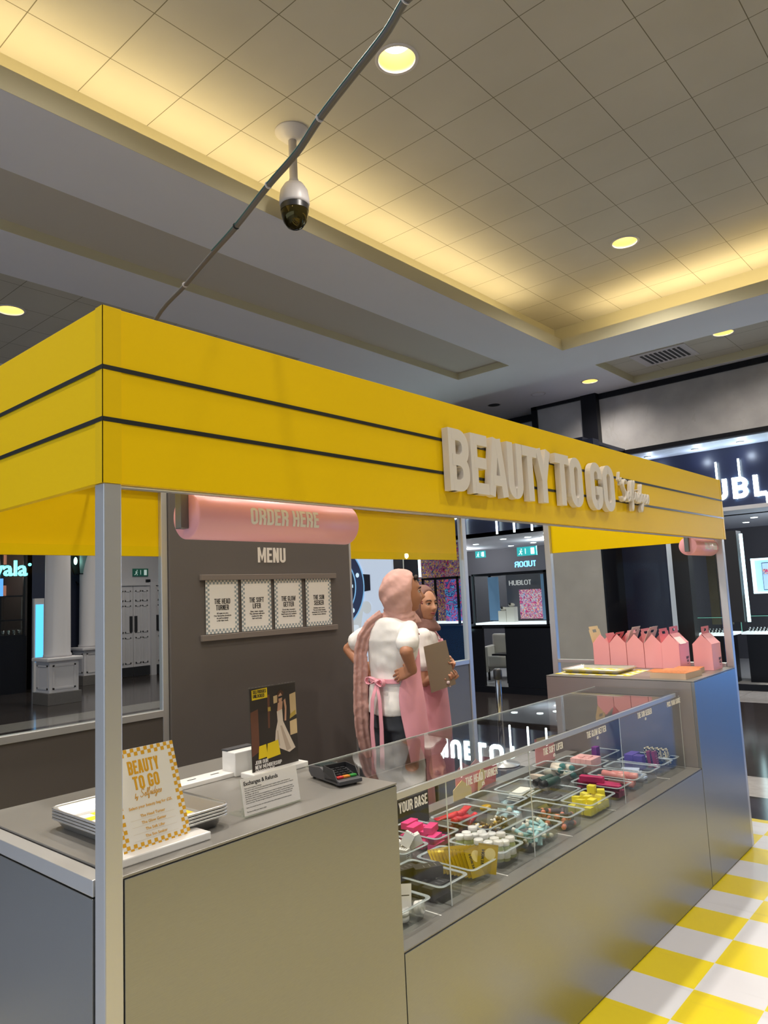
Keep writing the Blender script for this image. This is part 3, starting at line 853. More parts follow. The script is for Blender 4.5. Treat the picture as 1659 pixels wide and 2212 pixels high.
roll_sign('hanging_drum_sign', 'pink drum sign reading COLLECT HERE at the far right corner', 3.83, 4.252, .085, 1.868, .055, 'COLLECT HERE', 3.985, .23, .044, 3.8)

# ------------------------------------------------------------------ things on the order counter
ZC = 1.100
def sheet_tray(cx_, cy_, z, ang, lx, ly, h, label, group, shared=None, name='sheet_tray'):
    t = thing(name, (cx_, cy_, z), label, 'tray', group)
    t.rotation_euler = (0, 0, ang)
    if shared:
        for me, nm in shared:
            o = bpy.data.objects.new(nm, me); COL.objects.link(o); o.parent = t
        return t, shared
    def rr(hx, hy, r, zz, n=5):
        pts = []
        for sx, sy, a0 in ((1, 1, 0), (-1, 1, 90), (-1, -1, 180), (1, -1, 270)):
            for i in range(n + 1):
                a = radians(a0 + 90 * i / n)
                pts.append(Vector((cx_ + sx * (hx - r) + r * cos(a), cy_ + sy * (hy - r) + r * sin(a), z + zz)))
        return pts
    hx, hy = lx / 2, ly / 2
    body = B('tray_metal').loft([rr(hx - .028, hy - .028, .012, .0), rr(hx - .024, hy - .024, .014, .001), rr(hx - .008, hy - .008, .022, h - .003), rr(hx - .004, hy - .004, .024, h - .001), rr(hx - .0045, hy - .0045, .024, h), rr(hx - .010, hy - .010, .021, h - .002), rr(hx - .026, hy - .026, .013, .0035), rr(hx - .03, hy - .03, .012, .003)]).build('pan', t)
    rim = B('tray_metal'); ring = rr(hx - .003, hy - .003, .025, h)
    rim.tube(ring + [ring[0]], .0032, 8)
    ro = rim.build('rim', t)
    return t, [(body.data, 'pan'), (ro.data, 'rim')]
TA = 0.0
tt, sh = sheet_tray(.245, .285, ZC, TA, .285, .385, .028, 'bottom aluminium sheet tray of the stack behind the post', 'stacked sheet trays')
for i in range(3):
    a, _ = sheet_tray(.245, .285, ZC + .0075 * (i + 1), TA, .285, .385, .028, ['second aluminium sheet tray from the bottom of the stack', 'third aluminium sheet tray from the bottom of the stack', 'top aluminium sheet tray lined with yellow checked paper'][i], 'stacked sheet trays', sh)
def checked_paper(name, x0, y0, x1, y1, z, label, n, m_, ang=0, group=None):
    mb = B('white'); cx_, cy_ = (x0 + x1) / 2, (y0 + y1) / 2
    R_ = Matrix.Translation((cx_, cy_, 0)) @ Matrix.Rotation(ang, 4, 'Z') @ Matrix.Translation((-cx_, -cy_, 0))
    mb.box(x0, y0, z, x1, y1, z + .0006, R_)
    mb.use(M['paper_yellow'])
    for i in range(n):
        for j in range(m_):
            if (i + j) % 2 == 0:
                a = x0 + (x1 - x0) * i / n; b_ = y0 + (y1 - y0) * j / m_
                mb.quad((a, b_, z + .0010), (a + (x1 - x0) / n, b_, z + .0010), (a + (x1 - x0) / n, b_ + (y1 - y0) / m_, z + .0010), (a, b_ + (y1 - y0) / m_, z + .0010), R_)
    return tag(mb.build(name, base=(cx_, cy_, z), fixn=False), label, 'paper', group)
M['paper_yellow'] = mat('yellow_print', (240, 220, 30), .5)
checked_paper('tray_liner', .150, .155, .340, .415, ZC + .0225 + .0045, 'yellow and white checked greaseproof paper lying in the top tray', 6, 8)

# beauty to go table sign, leaning card in a stone block
t = thing('table_sign', (.19, .09, ZC), 'orange checker-edged price card leaning in a white block beside the post', 'sign')
ang = radians(0)
B('marble_white').box(.047, .043, ZC, .290, .112, ZC + .018).build('stand', t, bevel=.003)
lean = radians(-5)
uu = Vector((cos(radians(2)), sin(radians(2)), 0)); vv = Vector((-.155, .10, 1)).normalized()
vv = (vv - uu * 0).normalized()
o_ = Vector((.086, .072, ZC + .014)); nn_ = uu.cross(vv).normalized() * -1
W_, H_ = .172, .222
mb = B('paper')
mpf = lambda a, b_, d: o_ + uu * a + vv * b_ + Vector((0, -1, .08)).normalized() * d
vs = [mpf(0, 0, 0), mpf(W_, 0, 0), mpf(W_, H_, 0), mpf(0, H_, 0), mpf(0, 0, -.0015), mpf(W_, 0, -.0015), mpf(W_, H_, -.0015), mpf(0, H_, -.0015)]
mb.add(vs, [(0, 1, 2, 3), (7, 6, 5, 4), (0, 4, 5, 1), (1, 5, 6, 2), (2, 6, 7, 3), (3, 7, 4, 0)])
mb.use('gold_ink')
checker_border(mb, mpf, W_, H_, 20, 26)
sub = lambda ox, oy: (lambda a, b_, d: mpf(a + ox, b_ + oy, d))
put_text(mb, 'BEAUTY', sub(W_ / 2, .165), 0, .030, width=.078 * 1.0, depth=.0006, align='c', t=.17)
put_text(mb, 'TO GO', sub(W_ / 2, .130), 0, .030, width=.066, depth=.0006, align='c', t=.17)
put_script(mb, 'by', sub(W_ / 2 - .036, .112), 0, .010, .0005, flat=.0006)
put_script(mb, 'Selfridges', sub(W_ / 2 - .022, .113), 0, .016, .0006, flat=.0006)
for k, (s_, yy) in enumerate([('Select your beauty bag for £25.', .090), ('The Head Turner', .070), ('The Glow Getter', .055), ('The Soft Lifer', .040), ('The Sun Seeker', .025)]):
    p = mpf(W_ / 2, yy, .0005); put_font(mb, s_, p, uu, vv, .0088, 'c', bold=.00015)
mb.use(mat('pale_rule', (220, 205, 180), .6))
for yy in (.066, .051, .036, .021): mb.add([mpf(.03, yy, .0004), mpf(W_ - .03, yy, .0004), mpf(W_ - .03, yy + .0005, .0004), mpf(.03, yy + .0005, .0004)], [(0, 1, 2, 3)])
mb.build('card', t, fixn=False)

# exchanges & refunds notice in an acrylic stand
t = thing('refunds_notice', (.53, .12, ZC), 'white Exchanges & Refunds sheet in a clear acrylic holder at the counter front', 'notice')
a0 = Vector((.437, .108, ZC)); uu = (Vector((.629, .106, 0)) - Vector((.437, .108, 0))).normalized(); vv = Vector((-.0, .17, 1)).normalized(); Wn, Hn = .192, .096
npf = lambda a, b_, d: a0 + uu * a + vv * b_ + Vector((0, -1, .17)).normalized() * d
def slabf(mb, f, x0, y0, x1, y1, d0, d1):
    vs = [f(x0, y0, d1), f(x1, y0, d1), f(x1, y1, d1), f(x0, y1, d1), f(x0, y0, d0), f(x1, y0, d0), f(x1, y1, d0), f(x0, y1, d0)]
    mb.add(vs, [(0, 1, 2, 3), (7, 6, 5, 4), (0, 4, 5, 1), (1, 5, 6, 2), (2, 6, 7, 3), (3, 7, 4, 0)]); return mb
slabf(B('glass'), npf, 0, 0, Wn, Hn, -.005, .0012).build('acrylic_holder', t, fixn=False)
B('glass').box(.437, .10, ZC, .629, .18, ZC + .003).build('holder_foot', t)
mb = B('white'); slabf(mb, npf, .002, .004, Wn - .002, Hn - .001, -.0004, .0016)
mb.use('ink')
put_font(mb, 'Exchanges & Refunds', npf(.008, Hn - .019, .0016), uu, vv, .0145, 'l', bold=.0003, width=.92)
body = ['Thank you for shopping in Selfridges.', 'If you wish to return a full price item, please bring it back in saleable condition within 28 days for an',
        'exchange or refund. Items marked down in price, or sold as seasonal stock, may be returned in 14 days for', 'an exchange or gift card only.', 'All exchanges and refunds must be accompanied by your receipt; for exchange or refund we do not give',
        'cash. We are unable to exchange or refund the following: pierced jewellery, cosmetics and fragrance, food,', 'underwear and hosiery if the seal has been broken, bespoke or altered items, or perishable goods sold',
        'in store and online. This does not apply to faulty goods, which can be returned within 28 days of sale.', '', 'Some of our brands have their own returns policies; these will be stated at the till before payment.', '', 'This does not affect your statutory rights.']
for k, s_ in enumerate(body):
    if s_: put_font(mb, s_, npf(.009, Hn - .028 - k * .0052, .0016), uu, vv, .0044, 'l', bold=.00005, width=.86)
mb.build('sheet', t, fixn=False)

# membership poster in an acrylic holder on a stone block
t = thing('membership_poster', (.80, .42, ZC), 'membership poster of a woman in white gown with yellow bags, in clear holder', 'poster')
B('marble_white').box(.700, .395, ZC, .925, .465, ZC + .018).build('stand', t, bevel=.003)
p0 = Vector((.716, .425, ZC + .012)); uu = Vector((.995, .0, 0)).normalized(); vv = Vector((0, .03, 1)).normalized(); Wp, Hp = .192, .262
ppf = lambda a, b_, d: p0 + uu * a + vv * b_ + Vector((0, -1, .03)).normalized() * d
slabf(B('glass'), ppf, -.003, 0, Wp + .003, Hp + .003, -.004, .0015).build('acrylic_holder', t, fixn=False)
def poly(mb, f, pts, d): mb.add([f(p[0] * Wp, p[1] * Hp, d) for p in pts], [tuple(range(len(pts)))])
mb = B(mat('poster_dark', (52, 44, 38), .5)); slabf(mb, ppf, 0, 0, Wp, Hp, -.0006, .0018)
P_ = lambda n, c: mat(n, c, .5)
mb.use(P_('poster_window', (214, 186, 140))); poly(mb, ppf, [(.86, .60), (1, .60), (1, .88), (.86, .86)], .0021); poly(mb, ppf, [(.5, .78), (.6, .79), (.6, .88), (.5, .87)], .0021)
poly(mb, ppf, [(.84, .36), (1, .37), (1, .55), (.84, .53)], .0021)
mb.use(P_('poster_brown', (110, 70, 50))); poly(mb, ppf, [(0, .2), (.16, .25), (.16, .75), (0, .72)], .0021); poly(mb, ppf, [(.36, .5), (.40, .5), (.42, .9), (.37, .9)], .0021)
mb.use(P_('poster_street', (190, 160, 70))); poly(mb, ppf, [(.84, .56), (.98, .60), (.98, .66), (.86, .62)], .0023); poly(mb, ppf, [(.37, .70), (.43, .70), (.43, .75), (.37, .75)], .0023)
mb.use(P_('poster_gown', (222, 206, 188))); poly(mb, ppf, [(.56, .68), (.68, .70), (.69, .55), (.78, .42), (.94, .20), (.80, .16), (.60, .23), (.49, .30), (.52, .45), (.57, .56)], .0024)
mb.use(P_('poster_gown_fold', (190, 170, 150))); poly(mb, ppf, [(.62, .5), (.66, .5), (.84, .2), (.74, .18)], .0025); poly(mb, ppf, [(.55, .45), (.57, .45), (.60, .26), (.55, .28)], .0025)
mb.use(P_('poster_skin', (206, 158, 128))); poly(mb, ppf, [(.57, .68), (.68, .70), (.70, .79), (.66, .80), (.59, .78)], .0026); poly(mb, ppf, [(.60, .79), (.68, .80), (.70, .86), (.66, .90), (.60, .88)], .0026)
poly(mb, ppf, [(.72, .55), (.76, .55), (.78, .72), (.76, .82), (.72, .80), (.74, .70)], .0026)
mb.use(P_('poster_hair', (84, 52, 34))); poly(mb, ppf, [(.58, .78), (.61, .78), (.61, .87), (.66, .90), (.71, .86), (.73, .90), (.66, .94), (.59, .90)], .0027)
mb.use('ink'); poly(mb, ppf, [(.61, .83), (.70, .84), (.70, .865), (.61, .855)], .0028)
mb.use(P_('poster_yellow', (240, 208, 20))); poly(mb, ppf, [(.13, .16), (.32, .17), (.30, .32), (.15, .31)], .0026); poly(mb, ppf, [(.30, .14), (.60, .16), (.56, .34), (.33, .32)], .0027); poly(mb, ppf, [(.04, .86), (.37, .87), (.37, .99), (.04, .98)], .0026)
mb.use('ink'); put_text(mb, 'SELFRIDGES', lambda a, b_, d: ppf(.012 + a, Hp * .935 + b_, .0028 + d), 0, .0105, width=.054, depth=.0003); put_text(mb, 'UNLOCKED', lambda a, b_, d: ppf(.012 + a, Hp * .885 + b_, .0028 + d), 0, .0105, width=.046, depth=.0003)
mb.use('white')
for k, s_ in enumerate(['JOIN OUR', 'NEW MEMBERSHIP', 'PROGRAMME']):
    put_text(mb, s_, lambda a, b_, d, k=k: ppf(.010 + a, Hp * .105 - k * .0145 + b_, .0030 + d), 0, .012, width=(.052, .108, .078)[k], depth=.0003)
mb.build('printed_sheet', t, fixn=False)

# white label dispenser rail and white box
t = thing('label_rail', (.63, .55, ZC), 'long low white strip of printed labels along the back of the counter', 'label strip')
B('marble_white').box(.44, .50, ZC, .80, .572, ZC + .014).build('body', t, bevel=.002)
for i in range(4): B('ink').box(.47 + i * .085, .535, ZC + .0141, .50 + i * .085, .541, ZC + .0146).build('print', t)
t = thing('receipt_box', (.765, .545, ZC), 'upright white box with a dark top behind the membership poster', 'box')
B('marble_white').box(.700, .490, ZC, .805, .560, ZC + .075).build('body', t, bevel=.003)
B('plastic_dark').box(.700, .530, ZC + .075, .805, .562, ZC + .080).build('lid', t, bevel=.001)

# card reader
t = thing('card_reader', (.835, .165, ZC), 'black card payment terminal with coloured keys at the counter end', 'card reader')
T_ = Matrix.Translation((.838, .185, ZC)) @ Matrix.Rotation(radians(-14), 4, 'Z')
def tb(mb, x0, y0, z0, x1, y1, z1): mb.box(x0, y0, z0, x1, y1, z1, T_); return mb
mb = B('plastic_dark'); prof = [(-.095, .006), (.075, .006), (.09, .02), (.09, .036), (.02, .042), (-.06, .022), (-.095, .018)]
mb.add([T_ @ Vector((s * .04, -p[0], p[1])) * 1 for s in (-1, 1) for p in [(q[0] * -1, q[1]) for q in prof]], [tuple(range(7)), tuple(range(13, 6, -1))] + [(i, i + 7, (i + 1) % 7 + 7, (i + 1) % 7) for i in range(7)])
mb.build('body', t, bevel=.003)
mb = B('plastic_black')
for s in (-1, 1): mb.add([T_ @ Vector((s * .040, -.085, .012)), T_ @ Vector((s * .040, -.010, .012)), T_ @ Vector((s * .040, -.005, .050)), T_ @ Vector((s * .040, -.06, .046)), T_ @ Vector((s * .037, -.085, .012)), T_ @ Vector((s * .037, -.010, .012)), T_ @ Vector((s * .037, -.005, .050)), T_ @ Vector((s * .037, -.06, .046))], [(0, 1, 2, 3), (7, 6, 5, 4), (0, 4, 5, 1), (1, 5, 6, 2), (2, 6, 7, 3), (3, 7, 4, 0)])
tb(mb, -.04, -.006, .03, .04, -.002, .050); mb.build('privacy_shield', t)
mb = B('screen'); mb.add([T_ @ Vector(p) for p in ((-.030, .005, .0435), (.030, .005, .0435), (.030, .075, .0395), (-.030, .075, .0395))], [(0, 1, 2, 3)]); mb.build('screen', t, fixn=False)
def pad(x, y): return .0235 + (y + .06) * .25
for i in range(4):
    for j in range(3):
        x = -.024 + j * .018; y = -.012 - i * .0125
        B('plastic_black').box(x, y - .009, pad(x, y) , x + .014, y, pad(x, y) + .004, T_).build('key', t)
for c, j in (('red', 0), ('orange', 1), ('green', 2)):
    x = -.034 + j * .023; B(c).box(x, -.076, .021, x + .021, -.062, .0265, T_).build('key', t, bevel=.001)['label'] = c + ' key'
for sx in (-.03, .03): B('plastic_black').cyl(T_ @ Vector((sx, -.07, 0)), .005, .007).build('foot', t)
for sx in (-.03, .03): B('plastic_black').cyl(T_ @ Vector((sx, .07, 0)), .005, .007).build('foot', t)

# ================================================================== PANS AND PRODUCTS IN THE GLASS CASE
ZS = .629
RIMZ = .692
def rrect(cx_, cy_, hx, hy, r, z, n=4):
    pts = []
    for sx, sy, a0 in ((1, 1, 0), (-1, 1, 90), (-1, -1, 180), (1, -1, 270)):
        for i in range(n + 1):
            a = radians(a0 + 90 * i / n)
            pts.append(Vector((cx_ + sx * (hx - r) + r * cos(a), cy_ + sy * (hy - r) + r * sin(a), z)))
    return pts
pan_mesh = {}
def pan(cx_, cy_, orient, label, z=ZS + .0005, wscale=1.0):
    """clear food pan; long side along x ('h') or y ('v')"""
    t = thing('clear_pan', (cx_, cy_, z), label, 'pan', 'clear product pans in the glass case')
    key = (orient, wscale)
    if key not in pan_mesh:
        hx, hy = (.130, .080) if orient == 'h' else (.080 * wscale, .130)
        h = .063
        rr = lambda ax_, ay_, r, zz: rrect(cx_, cy_, hx - ax_, hy - ay_, r, z + zz)
        body = B('pan').loft([rr(.022, .022, .014, .0), rr(.018, .018, .018, .004), rr(.011, .011, .020, h - .003)], caps=False)
        body.add(rr(.022, .022, .014, .0), [tuple(range(20))])
        bo = body.build('tub', t)
        rim = B('pan_rim').loft([rr(.011, .011, .020, h - .003), rr(.010, .010, .020, h), rr(.001, .001, .022, h), rr(0, 0, .022, h - .001), rr(.001, .001, .022, h - .002)], caps=False)
        ring = rr(.0005, .0005, .022, h - .001); rim.tube(ring + [ring[0]], .0017, 6, caps=False)
        ring = rr(.0105, .0105, .020, h - .001); rim.tube(ring + [ring[0]], .0010, 5, caps=False)
        ro = rim.build('rim', t)
        pan_mesh[key] = (bo.data, ro.data)
    else:
        for me, nm in zip(pan_mesh[key], ('tub', 'rim')):
            o = bpy.data.objects.new(nm, me); COL.objects.link(o); o.parent = t
    return t
def item_copy(src, loc, rot=(0, 0, 0), label=None, group=None):
    c = src.copy(); COL.objects.link(c); c.location = loc; c.rotation_euler = rot
    if label: c['label'] = label
    if group: c['group'] = group
    for ch in src.children:
        d = ch.copy(); COL.objects.link(d); d.parent = c
    return c
def spread(src, n, cx_, cy_, hx, hy, z0, layers, rotf, dz=.016, first=True):
    """scatter n copies of src inside a pan (src itself is the first)"""
    for i in range(n):
        lay = i * layers // n
        x = cx_ + random.uniform(-hx, hx); y = cy_ + random.uniform(-hy, hy)
        o = src if i == 0 and first else item_copy(src, (0, 0, 0))
        o.location = (x, y, z0 + lay * dz); o.rotation_euler = rotf(i)
pr = random.uniform
def carton(name, col, sx, sy, sz, label, group, cat='carton', printed=None):
    mb = B(mat(name + '_' + 'board%d' % len(bpy.data.materials), col, .45, noise=.02, nscale=30)).box(-sx / 2, -sy / 2, 0, sx / 2, sy / 2, sz)
    if printed:
        mb.use(printed)
        for k in range(4): mb.box(-sx * .35, -sy / 2 - .0003, sz * (.25 + .14 * k), sx * .25 - .006 * (k % 2), -sy / 2 - .0001, sz * (.29 + .14 * k))
        for k in range(3): mb.box(-sx * .3, -sy * .3 + k * sy * .22, sz + .0001, sx * .3 - k * .005, -sy * .3 + k * sy * .22 + .002, sz + .0004)
    o = mb.build(name, base=(0, 0, 0), bevel=.0008, seg=1)
    return tag(o, label, cat, group)
def tubey(name, col, cap, r, l, label, group, cat='tube', caplen=.25, flat=False):
    t = thing(name, (0, 0, 0), label, cat, group)
    n = len(bpy.data.materials)
    bm_ = mat('%s_body%d' % (name, n), col, .35); cm_ = mat('%s_cap%d' % (name, n), cap, .3)
    if flat:
        rings = []
        for k in range(6):
            q = k / 5; x = -l / 2 + caplen * l + q * l * (1 - caplen)
            rings.append([Vector((x, cos(a) * (r * (1 + .25 * q)), sin(a) * r * (1 - .9 * q))) for a in [2 * pi * i / 14 for i in range(14)]])
        B(bm_).loft(rings).build('body', t)
    else:
        B(bm_).lathe([(r * .86, 0), (r, .002), (r, l * (1 - caplen) - .001), (r * .9, l * (1 - caplen))], (-l / 2 + caplen * l, 0, 0), (1, 0, 0), 14).build('body', t)
    B(cm_).lathe([(r * .80, 0), (r * .88, .002), (r * .88, l * caplen)], (-l / 2, 0, 0), (1, 0, 0), 14).build('cap', t)
    return t
zb = ZS + .008
# A : nearest pan, white jars and a card
pan(1.062, .200, 'v', 'clear pan of round white jars at the near left end of the case')
t = thing('cosmetic_jar', (0, 0, 0), 'small round white cream jar in the nearest pan', 'jar', 'round white jars')
B('white').lathe([(.018, 0), (.020, .003), (.020, .016)], (0, 0, 0), n=20).build('jar_body', t); B('marble_white').lathe([(.021, .017), (.021, .026), (.018, .028)], (0, 0, 0), n=20).build('lid', t)
jl = [(1.105, .115, .028, (1.4, 0, .4)), (1.085, .150, .0, (0, 0, 0)), (1.10, .195, .03, (1.2, .3, 2)), (1.05, .21, .0, (0, 0, 1)), (1.10, .24, .0, (0, 0, 0)), (1.055, .125, .0, (0, 0, 0)), (1.07, .17, .030, (.3, .2, 0)), (1.10, .28, .0, (0, 0, 0))]
for i, (x, y, dz, r_) in enumerate(jl):
    o = t if i == 0 else item_copy(t, (0, 0, 0)); o.location = (x, y, zb + dz + (.0 if dz == 0 else -.004)); o.rotation_euler = r_
mb = B('paper').box(-.028, -.0004, 0, .028, .0004, .085); mb.use('ink')
put_text(mb, 'L', front((-.01, -.0006, .012)), 0, .012, depth=.0002); mb.box(-.02, -.0006, .05, .02, -.0005, .053)
o = mb.build('printed_card', base=(0, 0, 0), fixn=False); o.location = (1.072, .135, zb + .012); o.rotation_euler = (radians(-12), radians(10), radians(-20))
tag(o, 'white printed card leaning in the pan of round jars', 'card')
# B : black cartons
pan(1.288, .215, 'v', 'clear pan of black cartons second from the near end')
c = carton('black_carton', (48, 46, 46), .045, .100, .036, 'matt black carton lying in the second pan', 'black cartons', printed=mat('silver_print', (150, 150, 150), .4))
bl = [(1.262, .16, 0, 1.57), (1.262, .22, 0, 1.57), (1.30, .29, 0, 1.57), (1.25, .27, .002, 1.4)]
for i, (x, y, dz, rz) in enumerate(bl):
    o = c if i == 0 else item_copy(c, (0, 0, 0)); o.location = (x + .01, y, zb + dz); o.rotation_euler = (0, 0, rz)
o = item_copy(c, (1.300, .215, zb + .040), (0, 0, radians(58)), 'black carton with silver print lying on top, nearest in the second pan')
o = item_copy(c, (1.240, .270, zb + .040), (radians(3), 0, radians(80)), 'flat black carton with small print behind the top black carton')
# C : yellow sachets
pan(1.466, .213, 'v', 'clear pan of yellow foil sachets fanned against each other')
t = thing('foil_sachet', (0, 0, 0), 'yellow foil face mask sachet standing in a fanned row', 'sachet', 'yellow sachets')
sm = mat('yellow_foil', (206, 172, 32), .3, metal=.35); s_cream = mat('sachet_seal_disc', (226, 206, 130), .5)
mb = B(sm).box(-.036, -.0012, 0, .036, .0012, .098)
mb.use(s_cream); mb.prism([(.02 * cos(a), .02 * sin(a)) for a in [i * pi / 8 for i in range(16)]], (.008, -.0014, .066), (1, 0, 0), (0, 0, 1), (0, -1, 0), .0002)
mb.use('ink'); put_text(mb, 'VENOM', lambda a, b_, d: Vector((-.012 - b_, -.0016 - d, .028 + a)), 0, .011, width=.05, depth=.0001)
mb.build('pouch', t, fixn=False)
B(mat('sachet_seal', (176, 144, 30), .4)).box(-.036, -.0014, .092, .036, .0014, .098).build('seal', t)
for i in range(11):
    o = t if i == 0 else item_copy(t, (0, 0, 0))
    o.location = (1.478 - .003 * i, .120 + i * .013, zb + .005); o.rotation_euler = (radians(-24 - i * 3.2), 0, radians(-14 - i * 1.5))
o = item_copy(t, (1.505, .112, zb + .008), (radians(-8), radians(10), radians(-48)), 'yellow foil sachet turned sideways at the pan corner')
# D : bottles with white lids
pan(1.668, .220, 'v', 'clear pan of pill bottles with round white lids')
t = thing('supplement_bottle', (0, 0, 0), 'clear green tinted bottle with a ridged white lid', 'bottle', 'white lidded bottles')
bg = mat('green_clear_bottle', (158, 168, 120), .08, spec=.8)
B(bg).lathe([(.017, 0), (.0195, .003), (.0195, .046), (.016, .055), (.014, .058)], (0, 0, 0), n=20).build('bottle_body', t)
B('white').lathe([(.0198, .012), (.0198, .040)], (0, 0, 0), n=20, caps=False).build('label_band', t)
B('marble_white').lathe([(.018, .056), (.0185, .057), (.0185, .071), (.0165, .073)], (0, 0, 0), n=24).build('lid', t)
k = 0
for j in range(5):
    for i in range(3):
        o = t if k == 0 else item_copy(t, (0, 0, 0)); k += 1
        o.location = (1.624 + i * .044, .132 + j * .044, zb + (.012 if (i + j) % 3 == 0 else .004)); o.rotation_euler = (pr(-.06, .06), pr(-.06, .06), pr(0, 6))
# E : teal tubes
pan(1.915, .163, 'h', 'clear pan of small pale teal tubes with cream caps')
t = tubey('sample_tube', (150, 196, 196), (236, 230, 212), .0095, .062, 'small pale teal tube with a cream cap', 'teal sample tubes', flat=True)
spread(t, 34, 1.915, .163, .085, .042, zb + .008, 4, lambda i: (pr(-.3, .3), pr(-.45, .45), pr(0, 6.28)), .014)
# F : gold topped vials
pan(1.915, .362, 'h', 'clear pan of tiny amber vials with gold and white caps')
t = tubey('serum_vial', (92, 70, 40), (206, 172, 84), .0078, .036, 'tiny amber vial with gold collar and white dropper tip', 'amber vials', 'vial', .38)
B('white').lathe([(.0055, 0), (.0055, .012), (.003, .016)], (-.018, 0, 0), (-1, 0, 0), 12).build('dropper_tip', t)
spread(t, 44, 1.915, .362, .09, .048, zb + .008, 4, lambda i: (0, pr(-.6, .6), pr(0, 6.28)), .011)
# G : red tubes
pan(1.920, .512, 'h', 'clear pan of long red squeeze tubes behind the vials')
t = tubey('squeeze_tube', (214, 38, 48), (232, 52, 60), .015, .135, 'long bright red squeeze tube', 'red squeeze tubes', caplen=.2, flat=True)
rg = [(1.86, .51, .0, 2.9), (1.93, .53, .016, .25), (1.97, .50, .0, 3.4), (1.89, .49, .03, .05), (1.84, .52, .045, 2.75), (1.96, .525, .040, .35)]
for i, (x, y, dz, rz) in enumerate(rg):
    o = t if i == 0 else item_copy(t, (0, 0, 0)); o.location = (x, y, zb + .014 + dz); o.rotation_euler = (0, pr(-.12, .12), rz)
# H : pink cartons
pan(1.658, .515, 'v', 'clear pan of hot pink cartons behind the bottles')
c = carton('pink_carton', (236, 62, 132), .078, .036, .026, 'hot pink carton heaped in the rear pan', 'hot pink cartons')
pg = [(1.63, .43, 0, .1), (1.69, .45, 0, 0), (1.63, .49, 0, .05), (1.69, .51, 0, 1.5), (1.64, .56, 0, 0), (1.66, .60, 0, .2), (1.63, .44, .027, .2), (1.67, .50, .027, .1), (1.68, .56, .027, -.1), (1.62, .53, .054, .15), (1.65, .47, .054, .3), (1.66, .59, .05, .1)]
for i, (x, y, dz, rz) in enumerate(pg):
    o = c if i == 0 else item_copy(c, (0, 0, 0)); o.location = (x, y, zb + dz); o.rotation_euler = (0, 0, rz)
# I : white cartons
pan(1.457, .515, 'v', 'clear pan of white printed cartons beside the hot pink cartons')
c = carton('white_carton', (234, 230, 224), .034, .040, .052, 'white carton with black print in the rear left pan', 'white cartons', printed='ink')
for i, (x, y, dz, r_) in enumerate([(1.44, .44, 0, (0, 0, .2)), (1.48, .46, 0, (0, 0, .6)), (1.44, .51, 0, (0, 0, 0)), (1.49, .52, 0, (0, 0, 1)), (1.45, .57, 0, (0, 0, .3)), (1.46, .45, .055, (.5, .2, .5)), (1.45, .52, .05, (.2, .5, 1.1)), (1.495, .46, .052, (1.2, 0, .9))]):
    o = c if i == 0 else item_copy(c, (0, 0, 0)); o.location = (x, y, zb + dz); o.rotation_euler = r_
# J : nearly empty pan with teal and yellow
pan(2.205, .515, 'v', 'nearly empty clear pan with one teal tube and a yellow puck')
t = tubey('hand_cream_tube', (140, 190, 196), (238, 230, 212), .014, .09, 'pale teal tube lying in the nearly empty pan', None, flat=True); t.location = (2.215, .45, zb + .014); t.rotation_euler = (0, 0, .5)
o = tag(B(mat('amber_soap', (205, 160, 20), .25)).lathe([(.022, 0), (.027, .004), (.027, .014), (.022, .018)], (0, 0, 0), n=20).build('soap_puck', base=(0, 0, 0)), 'round amber yellow puck at the back of the nearly empty pan', 'soap'); o.location = (2.18, .56, zb); o.scale = (1.3, .8, 1)
# K : pan of white sheets
pan(2.440, .525, 'h', 'clear pan of flat white packets in the rear row before the cream sachets')
c = carton('flat_packet', (230, 228, 222), .15, .07, .004, 'flat white packet lying in the rear pan', 'flat white packets', 'packet')
for i in range(4):
    o = c if i == 0 else item_copy(c, (0, 0, 0)); o.location = (2.44 + .004 * i, .525 + .006 * (i % 2), zb + .008 * i); o.rotation_euler = (0, 0, .05 * i)
# L : black tubes with coral caps
pan(2.180, .218, 'v', 'clear pan of dark tubes with coral caps')
t = tubey('lip_balm', (60, 52, 50), (232, 140, 112), .0115, .062, 'dark brown tube with a coral cap', 'coral capped tubes', caplen=.28)
spread(t, 22, 2.180, .215, .038, .088, zb + .011, 3, lambda i: (pr(-.2, .2), pr(-.3, .3), pr(-.9, .9) + (pi if i % 3 == 0 else 0)), .015)
# M : olive pan with one dark bottle
pan(2.430, .335, 'h', 'clear pan holding only a black bottle, behind the yellow cartons')
t = tubey('pump_bottle', (52, 50, 48), (46, 44, 42), .017, .12, 'black cylindrical bottle lying alone in its pan', None, 'bottle', .25); t.location = (2.42, .33, zb + .018); t.rotation_euler = (0, 0, .1)
c = carton('olive_liner', (112, 104, 44), .18, .09, .002, 'olive green paper in the pan of the lone black bottle', None, 'paper'); c.location = (2.43, .335, zb - .004)
t = tubey('shampoo_bottle', (44, 74, 66), (34, 36, 36), .0195, .135, 'dark green bottle with a black cap lying across the pan rims', 'dark green bottles', 'bottle', .28)
for i, (x, y, rz) in enumerate([(2.495, .395, -.15 + pi * 0), (2.515, .440, -.12)]):
    o = t if i == 0 else item_copy(t, (0, 0, 0)); o.location = (x, y, RIMZ + .021); o.rotation_euler = (0, 0, rz)
